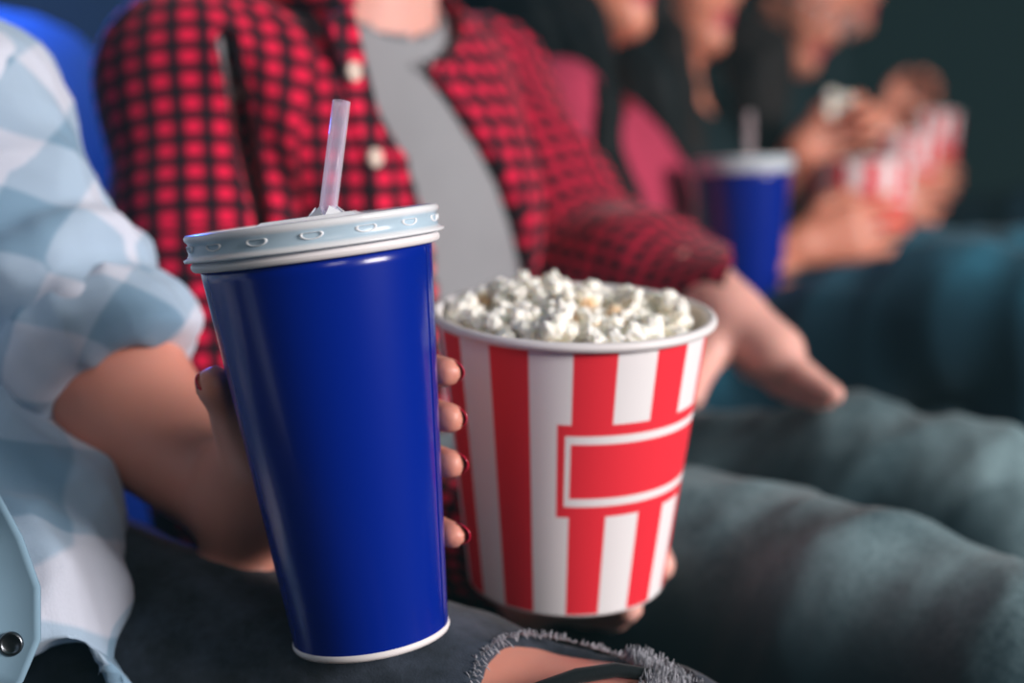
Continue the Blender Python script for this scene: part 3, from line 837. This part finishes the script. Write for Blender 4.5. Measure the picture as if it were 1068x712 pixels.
# left hand, fingers straight and together, seen edge on; thumb hanging down
wl = aL[-1][0]
hLp = []
camr, cup_ = RT, UP
fg = [(T(802, 360, .965), T(840, 391, .945), T(870, 411, .93)), (T(798, 368, .98), T(834, 397, .96), T(862, 416, .945)), (T(792, 375, .995), T(826, 402, .975), T(850, 418, .96)), (T(786, 380, 1.01), T(812, 402, .99), T(834, 415, .978))]
for i, (a, b, c) in enumerate(fg):
    rr_ = (.0088, .0090, .0086, .0078)[i]
    hLp += [cap(wl+(a-wl)*.45, a, .0150, .0130, .007), cap(a, b, rr_*1.25, rr_, .004), cap(b, c, rr_, rr_*.8, .003)]
hLp += [cap(wl-dL*.01, wl+dL*.045, .0225, .020, .008), cap(wl+dL*.01, T(744, 362, .975), .018, .014, .008), cap(T(744, 362, .975), T(726, 392, .955), .0135, .0105, .006), cap(T(726, 392, .955), T(721, 414, .94), .0105, .0088, .004)]
# right hand under the bucket
bB, bA, bE, bFv = BF
wR_ = aR[-1][0]
hRp = []
fingR = [[T(560, 560, .785), T(640, 560, .79), T(680, 575, .765), T(689, 590, .737)],
         [T(560, 590, .785), T(630, 590, .79), T(672, 603, .76), T(680, 600, .745)],
         [T(560, 620, .775), T(610, 636, .76), T(640, 640, .735), T(655, 633, .712)],
         [T(550, 635, .765), T(590, 645, .75), T(610, 648, .735), T(625, 640, .722)]]
fingR[3] = [T(550, 632, .765), T(590, 632, .75), T(606, 628, .74), T(618, 622, .732)]
for i, q in enumerate(fingR):
    rr_ = (.0095, .0088, .0092, .0078)[i]
    hRp += [cap(wR_, q[0], .020, .0135, .014), cap(q[0], q[1], rr_*1.2, rr_*1.05, .004), cap(q[1], q[2], rr_*1.05, rr_, .003), cap(q[2], q[3], rr_, rr_*.86, .003)]
tq = [T(545, 540, .80), T(560, 480, .80), T(575, 450, .79)]
hRp += [cap(wR_, tq[0], .02, .014, .012), cap(tq[0], tq[1], .0125, .0108, .004), cap(tq[1], tq[2], .0108, .009, .004)]
Mn = person('person in open red and black checked shirt over grey tee, holding the nearest bucket', (mpel[0], mpel[1], 0))
HC2 = mneck-sd*.03+V(.02, -.0, .172)+fn*.02
hd, lips = head(HC2, fn+V(.3, 0, 0), ZU, 1.0)
mb = chain([(p-sd*.012, r_) for p, r_ in aR[:3]], -.018)+chain(aR, -.008)[2:5]+chain(aL, -.007)[:2]+[cap(aL[2][0], aL[3][0], .032, .028, .008), cap(aL[3][0], aL[4][0], .028, .0245, .008)]+hLp+hRp+hd
mb += [cap(mpel, mneck-V(0, 0, .15), .125, .13, .05, fn, .7), cap(mR+sd*.04, mL-sd*.02, .04, .04, .05), cap(mneck-sd*.03-V(0, 0, .03), mneck-sd*.03+V(0, 0, .09)+fn*.02, .054, .052, .03)]
mb += chain(mtR, -.015)+chain(mtL, -.015)+chain(msR, -.012)+chain(msL, -.008)+[cap(mtR[0][0], mtL[0][0], .09, .09, .05)]
groove = [cap(T(x0, y0, z), T(x1, y1, z-.01), .0055, .0055, .002) for z in np.arange(.85, .94, .008) for (x0, y0), (x1, y1) in (((236, 40), (250, 110)), ((250, 110), (276, 250)))]
GROOVE_B = groove
body2 = organic('body', mb, .0036, M_SKIN2, Mn, carves=GROOVE_B, attrs={'lip': lipattr(lips)})
face_details(body2, HC2, fn+V(.3, 0, 0), ZU, 1.0)
tee = organic('grey_tee', [cap(mpel, mneck-V(0, 0, .15), .140, .142, .05, fn, .74), cap(mR, mL, .056, .056, .06), cap(mneck-sd*.03-V(0, 0, .10), mneck-sd*.03+V(0, 0, .0), .066, .064, .04)], .005, M_GREY, Mn,
              carves=groove+[cap(mneck-sd*.03+V(0, 0, .03)+fn*.02, mneck-sd*.03+V(0, 0, .14)+fn*.02, .062, .07)],
              disp=lambda v: folds(v, 33, .0030, 4, axis=V(0, 0, 1)+sd*.4, n=4, stretch=4))
tag(tee, 'plain grey crew neck tee')
tp_ = [cap(mpel+V(0, 0, -.02), mneck-V(0, 0, .15), .150, .152, .05, fn, .78), cap(mR, mL, .062, .062, .06), cap(mneck-V(0, 0, .10), mneck-V(0, 0, .03), .078, .075, .04)]
# opening of the shirt: between two lines drawn on the chest
def chest_pt(px, py, out=.0):
    """pixel -> point on the chest front surface plane"""
    c = (mpel+mneck)/2+fn*(.115+out); o = CAM; d = T(px, py, 1.0)-CAM
    t = ((c-o)@fn)/(d@fn); return o+d*t
def half(p1, p2, keep):
    n = nrm(np.cross(p2-p1, fn)); return (p1, n if (keep-p1)@n > 0 else -n)
midp = chest_pt(450, 150)
A1 = half(chest_pt(420, 10), chest_pt(452, 250), midp); B1 = half(chest_pt(450, 10), chest_pt(552, 270), midp)
cmid = (mpel+mneck)/2
def opening(X):
    X = X.astype(np.float32)
    a = -((X-A1[0].astype(np.float32))@A1[1].astype(np.float32)); b = -((X-B1[0].astype(np.float32))@B1[1].astype(np.float32)); c = -((X-(cmid+fn*.03).astype(np.float32))@fn.astype(np.float32))
    return np.maximum(np.maximum(a, b), c)
def opening_collar(X):
    return dist(cap(mneck-V(0, 0, .05)+fn*.02, mneck+V(0, 0, .12)+fn*.02, .068, .075), X)
def chest_coords(v):
    q = v-(mpel+mneck)/2; a = q@sd; b = q@fn
    return np.stack([(a+np.sign(a)*np.clip(.11-b, 0, 1)*.8)*.72, q[:, 2]*.95], 1)
shirt2 = organic('shirt', tp_, .0045, M_RED, Mn, carves=groove+[opening, cap(mneck-sd*.03-V(0, 0, .0)+fn*.02, mneck-sd*.03+V(0, 0, .14)+fn*.02, .068, .08)],
                 disp=lambda v: folds(v, 41, .0035, 4.5, axis=V(0, 0, 1), n=3), attrs={'pat': chest_coords})
tag(shirt2, 'open red and black checked flannel shirt')
slR2 = [(mR+V(0, 0, .0), .064), (aR[1][0], .057), (aR[2][0], .054), (aR[3][0], .050), (aR[4][0], .042), (aR[5][0], .034)]
organic('sleeve', [cap(mR+sd*.03, mR, .068, .064, .02)]+chain(slR2), .0040, M_RED, shirt2, carves=groove, disp=lambda v: folds(v, 42, .0035, 6, axis=V(.3, 0, 1), n=3),
        attrs={'pat': lambda v: limb_coords(v, slR2, -FW)})
slL2 = [(mL, .066), (aL[1][0], .060), (aL[2][0], .056), (T(660, 288, 1.08), .050), (T(765, 318, 1.01), .042)]
organic('sleeve', chain(slL2), .0045, M_RED, shirt2, planes=[(T(748, 300, 1.02), nrm(RT*.85-UP*.35))], disp=lambda v: folds(v, 43, .0035, 7, n=3),
        attrs={'pat': lambda v: limb_coords(v, slL2, -FW)})
# placket band with pearl buttons along the opening
pts = [chest_pt(352+t*62, 12+t*250, .012) for t in np.linspace(0, 1, 9)]
pb = ribbon(pts, .011, .003, M_RED, 'placket', shirt2, side=-fn)
for t in (.25, .61, .95):
    c = chest_pt(352+t*62+1, 12+t*250, .018)
    s_ = frame_from(c, c+fn*.003)
    vs, fs, _ = lathe(s_, [(0, -.002), (.0058, -.002), (.0062, .0005), (.0055, .0022), (.0042, .0018), (0, .0014)], 24)
    mesh_obj('button', vs, fs, M_BUTTON, pb)
# collar
cpts = []
for t in np.linspace(-2.1, 1.2, 16):
    d = -fn*math.cos(t)+sd*math.sin(t)
    cpts.append(mneck-sd*.03+V(0, 0, .03-.02*abs(t)/2.6)+fn*.012+d*.073)
cpr = [cap(a, b, .016, .016, .01) for a, b in zip(cpts[:-1], cpts[1:])]+[cap(cpts[0], cpts[0]-V(0, 0, .05)+fn*.01, .014, .007, .01)]
organic('collar', cpr, .004, M_RED, shirt2, attrs={'pat': ang_coords(mneck, ZU, fn, .07)})
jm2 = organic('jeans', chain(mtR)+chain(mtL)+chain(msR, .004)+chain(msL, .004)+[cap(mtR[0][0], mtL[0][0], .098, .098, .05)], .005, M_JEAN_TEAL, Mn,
        attrs={'wear_highlight': leg_wear_highlight(mtR+mtL[::-1])}, disp=lambda v: folds(v, 51, .0040, 4, axis=V(.5, .2, .8), n=4, stretch=3)+folds(v, 52, .0014, 13, axis=V(.4, 0, .8), n=3))
tag(jm2, 'faded blue green denim jeans')
organic('hair', [ell(mneck-sd*.03+V(.015, 0, .207)+fn*.01, V(.105, .088, .1), (fn, sd, ZU), .02)], .006, M_HAIR, Mn, carves=[ell(mneck-sd*.03+V(.02, 0, .145)+fn*.10, V(.08, .08, .1))], disp=lambda v: folds(v, 9, .003, 18, n=3))
mesh_sh = organic('shoes', foot(msR[-1][0])+foot(msL[-1][0]), .008, M_SHOE, Mn)

# ---- further people along the row
def seated(root, hc, hf, torso_top, pelvis, hipw, shw, top_mat, leg_mat, skin, arms, thighs, vox=.0055, sleeve_n=2, depth=.105, carves=(), hu=ZU, top_name='top', sv=V(0, 1, 0), turtle=False, sleeve_ext=.009, headsc=.97):
    s = V(0, 1, 0)
    sR, sL = torso_top-sv*shw-V(0, 0, .03), torso_top+sv*shw-V(0, 0, .03)
    hd, lips = head(hc, hf, hu, headsc)
    prs = list(hd)+[cap(pelvis, torso_top-V(0, 0, .14), depth, depth+.005, .05), cap(sR, sL, .042, .042, .04), cap(pelvis-s*.06, torso_top-s*.07-V(0, 0, .13), depth*.9, depth*.9, .05), cap(pelvis+s*.06, torso_top+s*.07-V(0, 0, .13), depth*.9, depth*.9, .05)]
    prs += [cap(torso_top-V(0, 0, .03), hc+nrm(hf)*-.02-V(0, 0, .08), .048, .047, .03)]
    cl = (cap(torso_top-V(0, 0, .05), hc-nrm(hf)*.02-V(0, 0, .10), .062, .058, .02),)*int(turtle)+() if turtle else ()
    cl = list(cl)+[cap(pelvis+s*y, torso_top+s*y*1.1-V(0, 0, .13), depth+.012, depth+.014, .05) for y in (-.06, 0, .06)]+[cap(sR, sL, .053, .053, .04)]
    sleeves = []
    for sh, (pts, hp) in zip((sR, sL), arms):
        ch = [(sh, .044)]+pts
        prs += chain(ch)+hp
        sc = [(p, r_+sleeve_ext) for p, r_ in ch[:sleeve_n+1]]
        sleeves.append(sc)
    for th in thighs:
        sh_ = shin(th[-1][0], .056); prs += chain(th, -.014)+chain(sh_, -.012)
    body = organic('body', prs, vox, skin, root, attrs={'lip': lipattr(lips)})
    face_details(body, hc, hf, hu, headsc)
    tp = organic(top_name, cl, vox, top_mat, root, carves=list(carves) if turtle else list(carves)+[cap(torso_top-V(0, 0, .01)+V(.02, 0, 0), torso_top+V(.02, 0, .1), .052, .06)], disp=lambda v: folds(v, 61, .003, 5, n=3))
    for sc in sleeves: organic('sleeve', chain(sc), vox, top_mat, tp, disp=lambda v: folds(v, 62, .003, 8, n=3))
    lp = []
    for th in thighs: lp += chain(th)+chain(shin(th[-1][0], .056), .004)
    lp += [cap(thighs[0][0][0], thighs[1][0][0], .09, .09, .05)]
    organic('jeans', lp, vox, leg_mat, root, attrs={'wear_highlight': leg_wear_highlight(thighs[0]+thighs[1][::-1])}, disp=lambda v: folds(v, 63, .0035, 6, n=3))
    organic('shoes', foot(shin(thighs[0][-1][0])[-1][0])+foot(shin(thighs[1][-1][0])[-1][0]), .009, M_SHOE, root)
    return body, tp, sR, sL

# woman in pink
hc3 = T(600, -66, 1.53); tt3 = T(592, 95, 1.53); pel3 = V(tt3[0]+.02, tt3[1], .56)
th3R = [(pel3+V(.02, -.09, -.02), .085), (T(770, 410, 1.50), .084), (T(880, 366, 1.44), .081), (T(1000, 338, 1.37), .078), (T(1075, 340, 1.33), .070)]
th3L = [(p+V(-.02, .19, -.01), r_) for p, r_ in th3R]
P3 = person('person with long dark hair in a pink top, next to the red checked shirt', (pel3[0], pel3[1], 0))
cupc = (CF2[0]+T(776, 176, 1.46))/2
hp3, _ = hand(T(700, 300, 1.46), V(1, .35, .1), ZU, V(.2, 1, 0), .92, (.3, .5, .4))
hp3b, _ = hand(T(850, 330, 1.62), V(1, -.1, -.1), V(0, -1, 0), -ZU, .92)
b3, t3, sR3, sL3 = seated(P3, hc3, V(1, -.12, -.06), tt3, pel3, .1, .165, M_PINK, M_JEAN_BLUE, M_SKIN3,
    [([(T(612, 250, 1.38), .036), (T(700, 300, 1.46), .025)], hp3), ([(T(720, 300, 1.76), .036), (T(850, 330, 1.62), .025)], hp3b)], [th3R, th3L], depth=.105, top_name='pink_top', sv=nrm(V(-.3, .95, 0)))
organic('hair', [ell(hc3+V(-.02, 0, .03), V(.108, .092, .105), None, .03), cap(hc3+V(-.07, -.02, 0), T(575, 90, 1.44), .075, .060, .04), cap(T(575, 60, 1.48), T(580, 120, 1.50), .055, .05, .03),
    cap(T(600, 20, 1.45), T(618, 120, 1.36), .028, .026, .02), cap(T(618, 120, 1.36), T(648, 215, 1.35), .030, .020, .02), cap(hc3+V(-.03, .09, -.05), T(672, 90, 1.58), .045, .035, .03), cap(T(672, 90, 1.58), T(692, 150, 1.56), .036, .03, .02)],
    .005, M_HAIR, P3, carves=[ell(hc3+V(.085, -.02, -.01), V(.075, .085, .105))], disp=lambda v: folds(v, 12, .004, 16, axis=ZU, n=4, stretch=8))

# woman in black with the gripped bucket
hc4 = T(700, -28, 1.98); tt4 = T(700, 105, 1.98); pel4 = V(tt4[0]+.02, tt4[1], .56)
th4R = [(pel4+V(.02, -.09, -.02), .085), (T(830, 330, 1.95), .080), (T(960, 300, 1.88), .078), (T(1060, 290, 1.80), .066)]
th4L = [(p+V(-.02, .19, -.01), r_) for p, r_ in th4R]
P4 = person('person with long dark hair in black, face in profile, gripping a striped bucket', (pel4[0], pel4[1], 0))
g4 = T(832, 257, 1.84)
hp4, tips4 = hand(g4, RT*1.0+UP*.25+FW*-.1, UP*1.0-RT*.2, FW*1.0, 1.0, (.25, .45, .4))
g4b = T(835, 158, 1.90)
hp4b, tips4b = hand(g4b, RT*.75+UP*.35, UP*.9-RT*.3, -FW, .95, (1.0, 1.1, .5), thumb=[(.018, .020, .008), (.045, .040, .02), (.065, .040, .03), (.080, .032, .034)])
b4, t4, sR4, sL4 = seated(P4, hc4, V(1, -.15, -.1), tt4, pel4, .1, .16, M_BLACKCLOTH, M_JEAN_BLUE, M_SKIN3,
    [([(T(735, 300, 1.86), .036), (g4, .025)], hp4), ([(T(790, 250, 2.05), .036), (g4b, .025)], hp4b)], [th4R, th4L], sleeve_n=1, carves=[ell(T(756, 112, 1.86), V(.05, .06, .045))], top_name='black_top')
nail(b4, tips4[-1][0], tips4[-1][1], -FW, 1.2)
organic('hair', [ell(hc4+V(-.02, 0, .03), V(.108, .092, .105), None, .03), cap(hc4+V(-.07, -.02, 0), T(672, 110, 1.92), .075, .06, .04), cap(T(700, 40, 1.88), T(712, 170, 1.86), .028, .035, .02),
    cap(hc4+V(-.02, .09, -.03), T(795, 60, 2.02), .05, .04, .03), cap(T(795, 60, 2.02), T(792, 165, 1.98), .045, .035, .02)],
    .006, M_HAIRB, P4, carves=[ell(hc4+V(.085, -.02, -.01), V(.075, .085, .105))], disp=lambda v: folds(v, 13, .004, 16, axis=ZU, n=4, stretch=8))

# bearded? no: person in black leaning forward, glasses
hc5 = T(832, 2, 2.5); tt5 = T(790, 110, 2.55); pel5 = V(tt5[0]-.05, tt5[1], .56)
f5 = nrm(V(.85, -.35, -.42)); u5 = nrm(V(.42, 0, .9))
th5R = [(pel5+V(.02, -.09, -.02), .085), (T(880, 280, 2.45), .08), (T(980, 262, 2.35), .078), (T(1065, 245, 2.25), .066)]
th5L = [(p+V(-.02, .19, -.01), r_) for p, r_ in th5R]
P5 = person('person in black clothes leaning forward with glasses, behind the popcorn hand', (pel5[0], pel5[1], 0))
g5 = T(896, 141, 2.44)
hp5, _ = hand(g5, RT*.8+UP*.2, UP, -FW, .8, (.6, .8, .5))
g5b = T(905, 215, 2.28)
hp5b, _ = hand(g5b, RT+UP*.1, UP, FW, .95, (.3, .5, .4))
b5, t5, _, _ = seated(P5, hc5, f5, tt5, pel5, .1, .18, M_BLACKCLOTH, M_NAVYCLOTH, M_SKIN3,
    [([(T(840, 215, 2.42), .038), (g5b, .026)], hp5b), ([(T(850, 190, 2.6), .038), (g5, .026)], hp5)], [th5R, th5L], hu=u5, top_name='black_sweater', turtle=True)
organic('hair', [ell(hc5+u5*.035-f5*.02, V(.105, .088, .09), (f5, np.cross(u5, f5), u5), .02)], .006, M_HAIR, P5, carves=[ell(hc5+f5*.10-u5*.02, V(.085, .085, .095))], disp=lambda v: folds(v, 9, .003, 18, n=3))
# glasses: rims and lens
s5 = np.cross(u5, f5)
gl = empty('glasses', hc5+f5*.09, 'pale rimmed glasses worn by the person leaning forward', 'glasses')
gt = []
for y in (-1, 1):
    c = hc5+f5*.094+s5*y*.031+u5*.003
    gt.append(tube([c+s5*.024*math.cos(t)+u5*.018*math.sin(t) for t in np.linspace(0, 2*PI, 21)], .0022, 6))
    gt.append(tube([hc5+f5*.092+s5*y*.056+u5*.006, hc5+f5*.05+s5*y*.078+u5*.008, hc5-f5*.01+s5*y*.082+u5*.006], .002, 6))
gt.append(tube([hc5+f5*.098-s5*.007+u5*.006, hc5+f5*.1+u5*.008, hc5+f5*.098+s5*.007+u5*.006], .002, 6))
gv, gf = multi(gt); mesh_obj('glasses_frame', gv, gf, plain('pale_frame', (205, 180, 180), .35), gl)
M_GLASS = NT('lens_glass').set(Base_Color=(1, 1, 1, 1), Roughness=.05, Transmission_Weight=1.0, IOR=1.1)
for y in (-1, 1):
    c = hc5+f5*.094+s5*y*.031+u5*.003; fr_l = frame_from(c-f5*.0006, c+f5*.0006)
    vs, fs, _ = lathe(fr_l, [(0, 0), (.0195, 0), (.0195, .0012), (0, .0012)], 28); mesh_obj('lens', vs, fs, M_GLASS, gl)

# last person: raised hand beyond the far buckets
hc6 = T(868, -20, 3.05); tt6 = T(862, 110, 3.05); pel6 = V(tt6[0], tt6[1], .56)
th6R = [(pel6+V(.02, -.09, -.02), .085), (T(940, 250, 2.95), .08), (T(1010, 240, 2.85), .078), (T(1070, 232, 2.72), .066)]
th6L = [(p+V(-.02, .19, -.01), r_) for p, r_ in th6R]
P6 = person('person in black farthest along the row with one hand raised', (pel6[0], pel6[1], 0))
g6 = T(922, 122, 2.86)
hp6, _ = hand(g6, RT*.8+UP*.55, UP-RT*.3, -FW, .95, (.7, .9, .5), fr=.0095)
g6b = T(935, 190, 2.78)
hp6b, _ = hand(g6b, RT+UP*.1, UP, FW, .95, (.3, .5, .4))
seated(P6, hc6, V(1, -.1, -.1), tt6, pel6, .1, .18, M_BLACKCLOTH, M_NAVYCLOTH, M_SKIN3,
    [([(T(900, 210, 2.85), .038), (g6b, .026)], hp6b), ([(T(890, 150, 3.0), .038), (g6, .028)], hp6)], [th6R, th6L], top_name='black_jacket', turtle=True, vox=.0065)
organic('hair', [ell(hc6+V(-.01, 0, .035), V(.105, .088, .09), None, .02)], .007, M_HAIR, P6, carves=[ell(hc6+V(.10, 0, -.02), V(.085, .085, .095))])
# popcorn held up in the fingers
pc = drop_pop(T(869, 112, 1.83), popmesh[2], (.3, .4, 1.0), 2.3, 'single popcorn piece held up in the fingers above the gripped bucket', None)

# ------------------------------------------------------------------ seats and room
def rbox(name, c, half_, rad, mat, parent, ax=None):
    """soft upholstered block"""
    ax = np.eye(3) if ax is None else np.array(ax)
    n = 8; vs = []; fs = []
    import itertools
    idx = {}
    def sp(x, y, z):
        q = V(x, y, z); e = 5.0
        l = (abs(x)**e+abs(y)**e+abs(z)**e)**(1/e); return q/l
    def vert(x, y, z):
        key = (round(x, 4), round(y, 4), round(z, 4))
        if key not in idx: idx[key] = len(vs); p = sp(x, y, z); vs.append(c+(ax.T@(p*half_)))
        return idx[key]
    g = [-1+2*i/n for i in range(n+1)]
    for s_ in (-1, 1):
        for i in range(n):
            for j in range(n):
                for axn in range(3):
                    q = []
                    for (u, v) in ((g[i], g[j]), (g[i+1], g[j]), (g[i+1], g[j+1]), (g[i], g[j+1])):
                        p = [0, 0, 0]; p[axn] = s_; p[(axn+1) % 3] = u; p[(axn+2) % 3] = v; q.append(vert(*p))
                    fs.append(tuple(q if s_ > 0 else q[::-1]))
    return mesh_obj(name, vs, fs, mat, parent)
seat_y = [(pel[0], pel[1]), (mpel[0], mpel[1]), (pel3[0], pel3[1]), (pel4[0], pel4[1]), (pel5[0], pel5[1]), (pel6[0], pel6[1])]
names = ['behind the pale blue checked shirt', 'behind the red checked shirt', 'behind the pink top', 'behind the person gripping a far bucket', 'behind the person leaning forward', 'at the far end of the row']
for (x, y), nm in zip(seat_y, names):
    s_ = empty('cinema_seat', (x, y, 0), 'dark upholstered cinema seat '+nm, 'seat', 'cinema seats in the row')
    rbox('seat_cushion', V(x+.10, y, .325), V(.27, .22, .07), .03, M_SEAT, s_)
    rbox('backrest', V(x-.34, y, .62), V(.05, .22, .34), .03, M_SEAT, s_, (nrm(V(1, 0, .22)), V(0, 1, 0), nrm(V(-.22, 0, 1))))
    rbox('seat_base', V(x+.05, y, .13), V(.16, .06, .13), .02, M_SEAT, s_)
def slab(name, lo, hi, mat):
    x0, y0, z0 = lo; x1, y1, z1 = hi
    vs = [(x, y, z) for x in (x0, x1) for y in (y0, y1) for z in (z0, z1)]
    fs = [(0, 1, 3, 2), (4, 6, 7, 5), (0, 4, 5, 1), (2, 3, 7, 6), (0, 2, 6, 4), (1, 5, 7, 3)]
    o = mesh_obj(name, vs, fs, mat, None, smooth=False); o['kind'] = 'structure'; return o
slab('floor', (-2.5, -3, -.1), (6, 9, 0), M_FLOOR)
slab('wall_back', (-2.6, -3, 0), (-2.5, 9, 4), M_WALL)
slab('wall_far', (-2.5, 9, 0), (6, 9.1, 4), M_WALL)

slab('ceiling', (-2.5, -3, 3.9), (6, 9, 4.0), M_WALL)
# ------------------------------------------------------------------ light
def area(name, loc, tgt, size, power, col, size_y=None):
    l = bpy.data.lights.new(name, 'AREA'); l.size = size; l.energy = power; l.color = col
    if size_y: l.shape = 'RECTANGLE'; l.size_y = size_y
    o = bpy.data.objects.new(name, l); COL.objects.link(o); o.location = loc
    o.rotation_euler = (Vector(tgt)-Vector(loc)).to_track_quat('-Z', 'Y').to_euler(); return o
area('screen_light', (3.0, .55, 1.75), (-.4, .8, .7), 1.5, 165, (1, .95, .94), 1.0)
area('front_fill', (1.7, -1.3, 2.1), (-.3, .8, .7), .8, 11.5, (1, .93, .9))  # added soft fill from the front, not a fixture
def spot(name, loc, tgt, e, deg, r_):
    sl = bpy.data.lights.new(name, 'SPOT'); sl.energy = e; sl.color = (.05, .16, 1); sl.spot_size = math.radians(deg); sl.spot_blend = 1.0; sl.shadow_soft_size = r_
    so = bpy.data.objects.new(name, sl); COL.objects.link(so); so.location = Vector(loc)
    so.rotation_euler = (Vector(tgt)-so.location).to_track_quat('-Z', 'Y').to_euler()
spot('blue_stage_light', (-1.05, .25, 2.2), T(5, -15, 1.14), 3800, 17, .06)
spot('blue_aisle_spot', T(-90, -170, 1.5), T(160, 200, .6), 28, 95, .06)
w = bpy.data.worlds.new('world'); S.world = w; w.use_nodes = True
w.node_tree.nodes['Background'].inputs[0].default_value = lin(130, 172, 178); w.node_tree.nodes['Background'].inputs[1].default_value = .22
# thin teal haze, added to lift the dark tones
vo = w.node_tree.nodes.new('ShaderNodeVolumeScatter'); vo.inputs['Density'].default_value = .017; vo.inputs['Color'].default_value = (.45, .95, 1, 1)
w.node_tree.links.new(vo.outputs[0], w.node_tree.nodes['World Output'].inputs['Volume'])
area('ambient_fill', (1.2, 2.5, 3.8), (1.2, 2.5, 0), 5.5, 15, (.5, .95, 1), 8)  # added overhead fill standing in for ambient light lost in the haze

S.view_settings.view_transform = 'Standard'; S.view_settings.look = 'None'
S.view_settings.exposure = 0; S.view_settings.gamma = 1; S.view_settings.use_curve_mapping = False
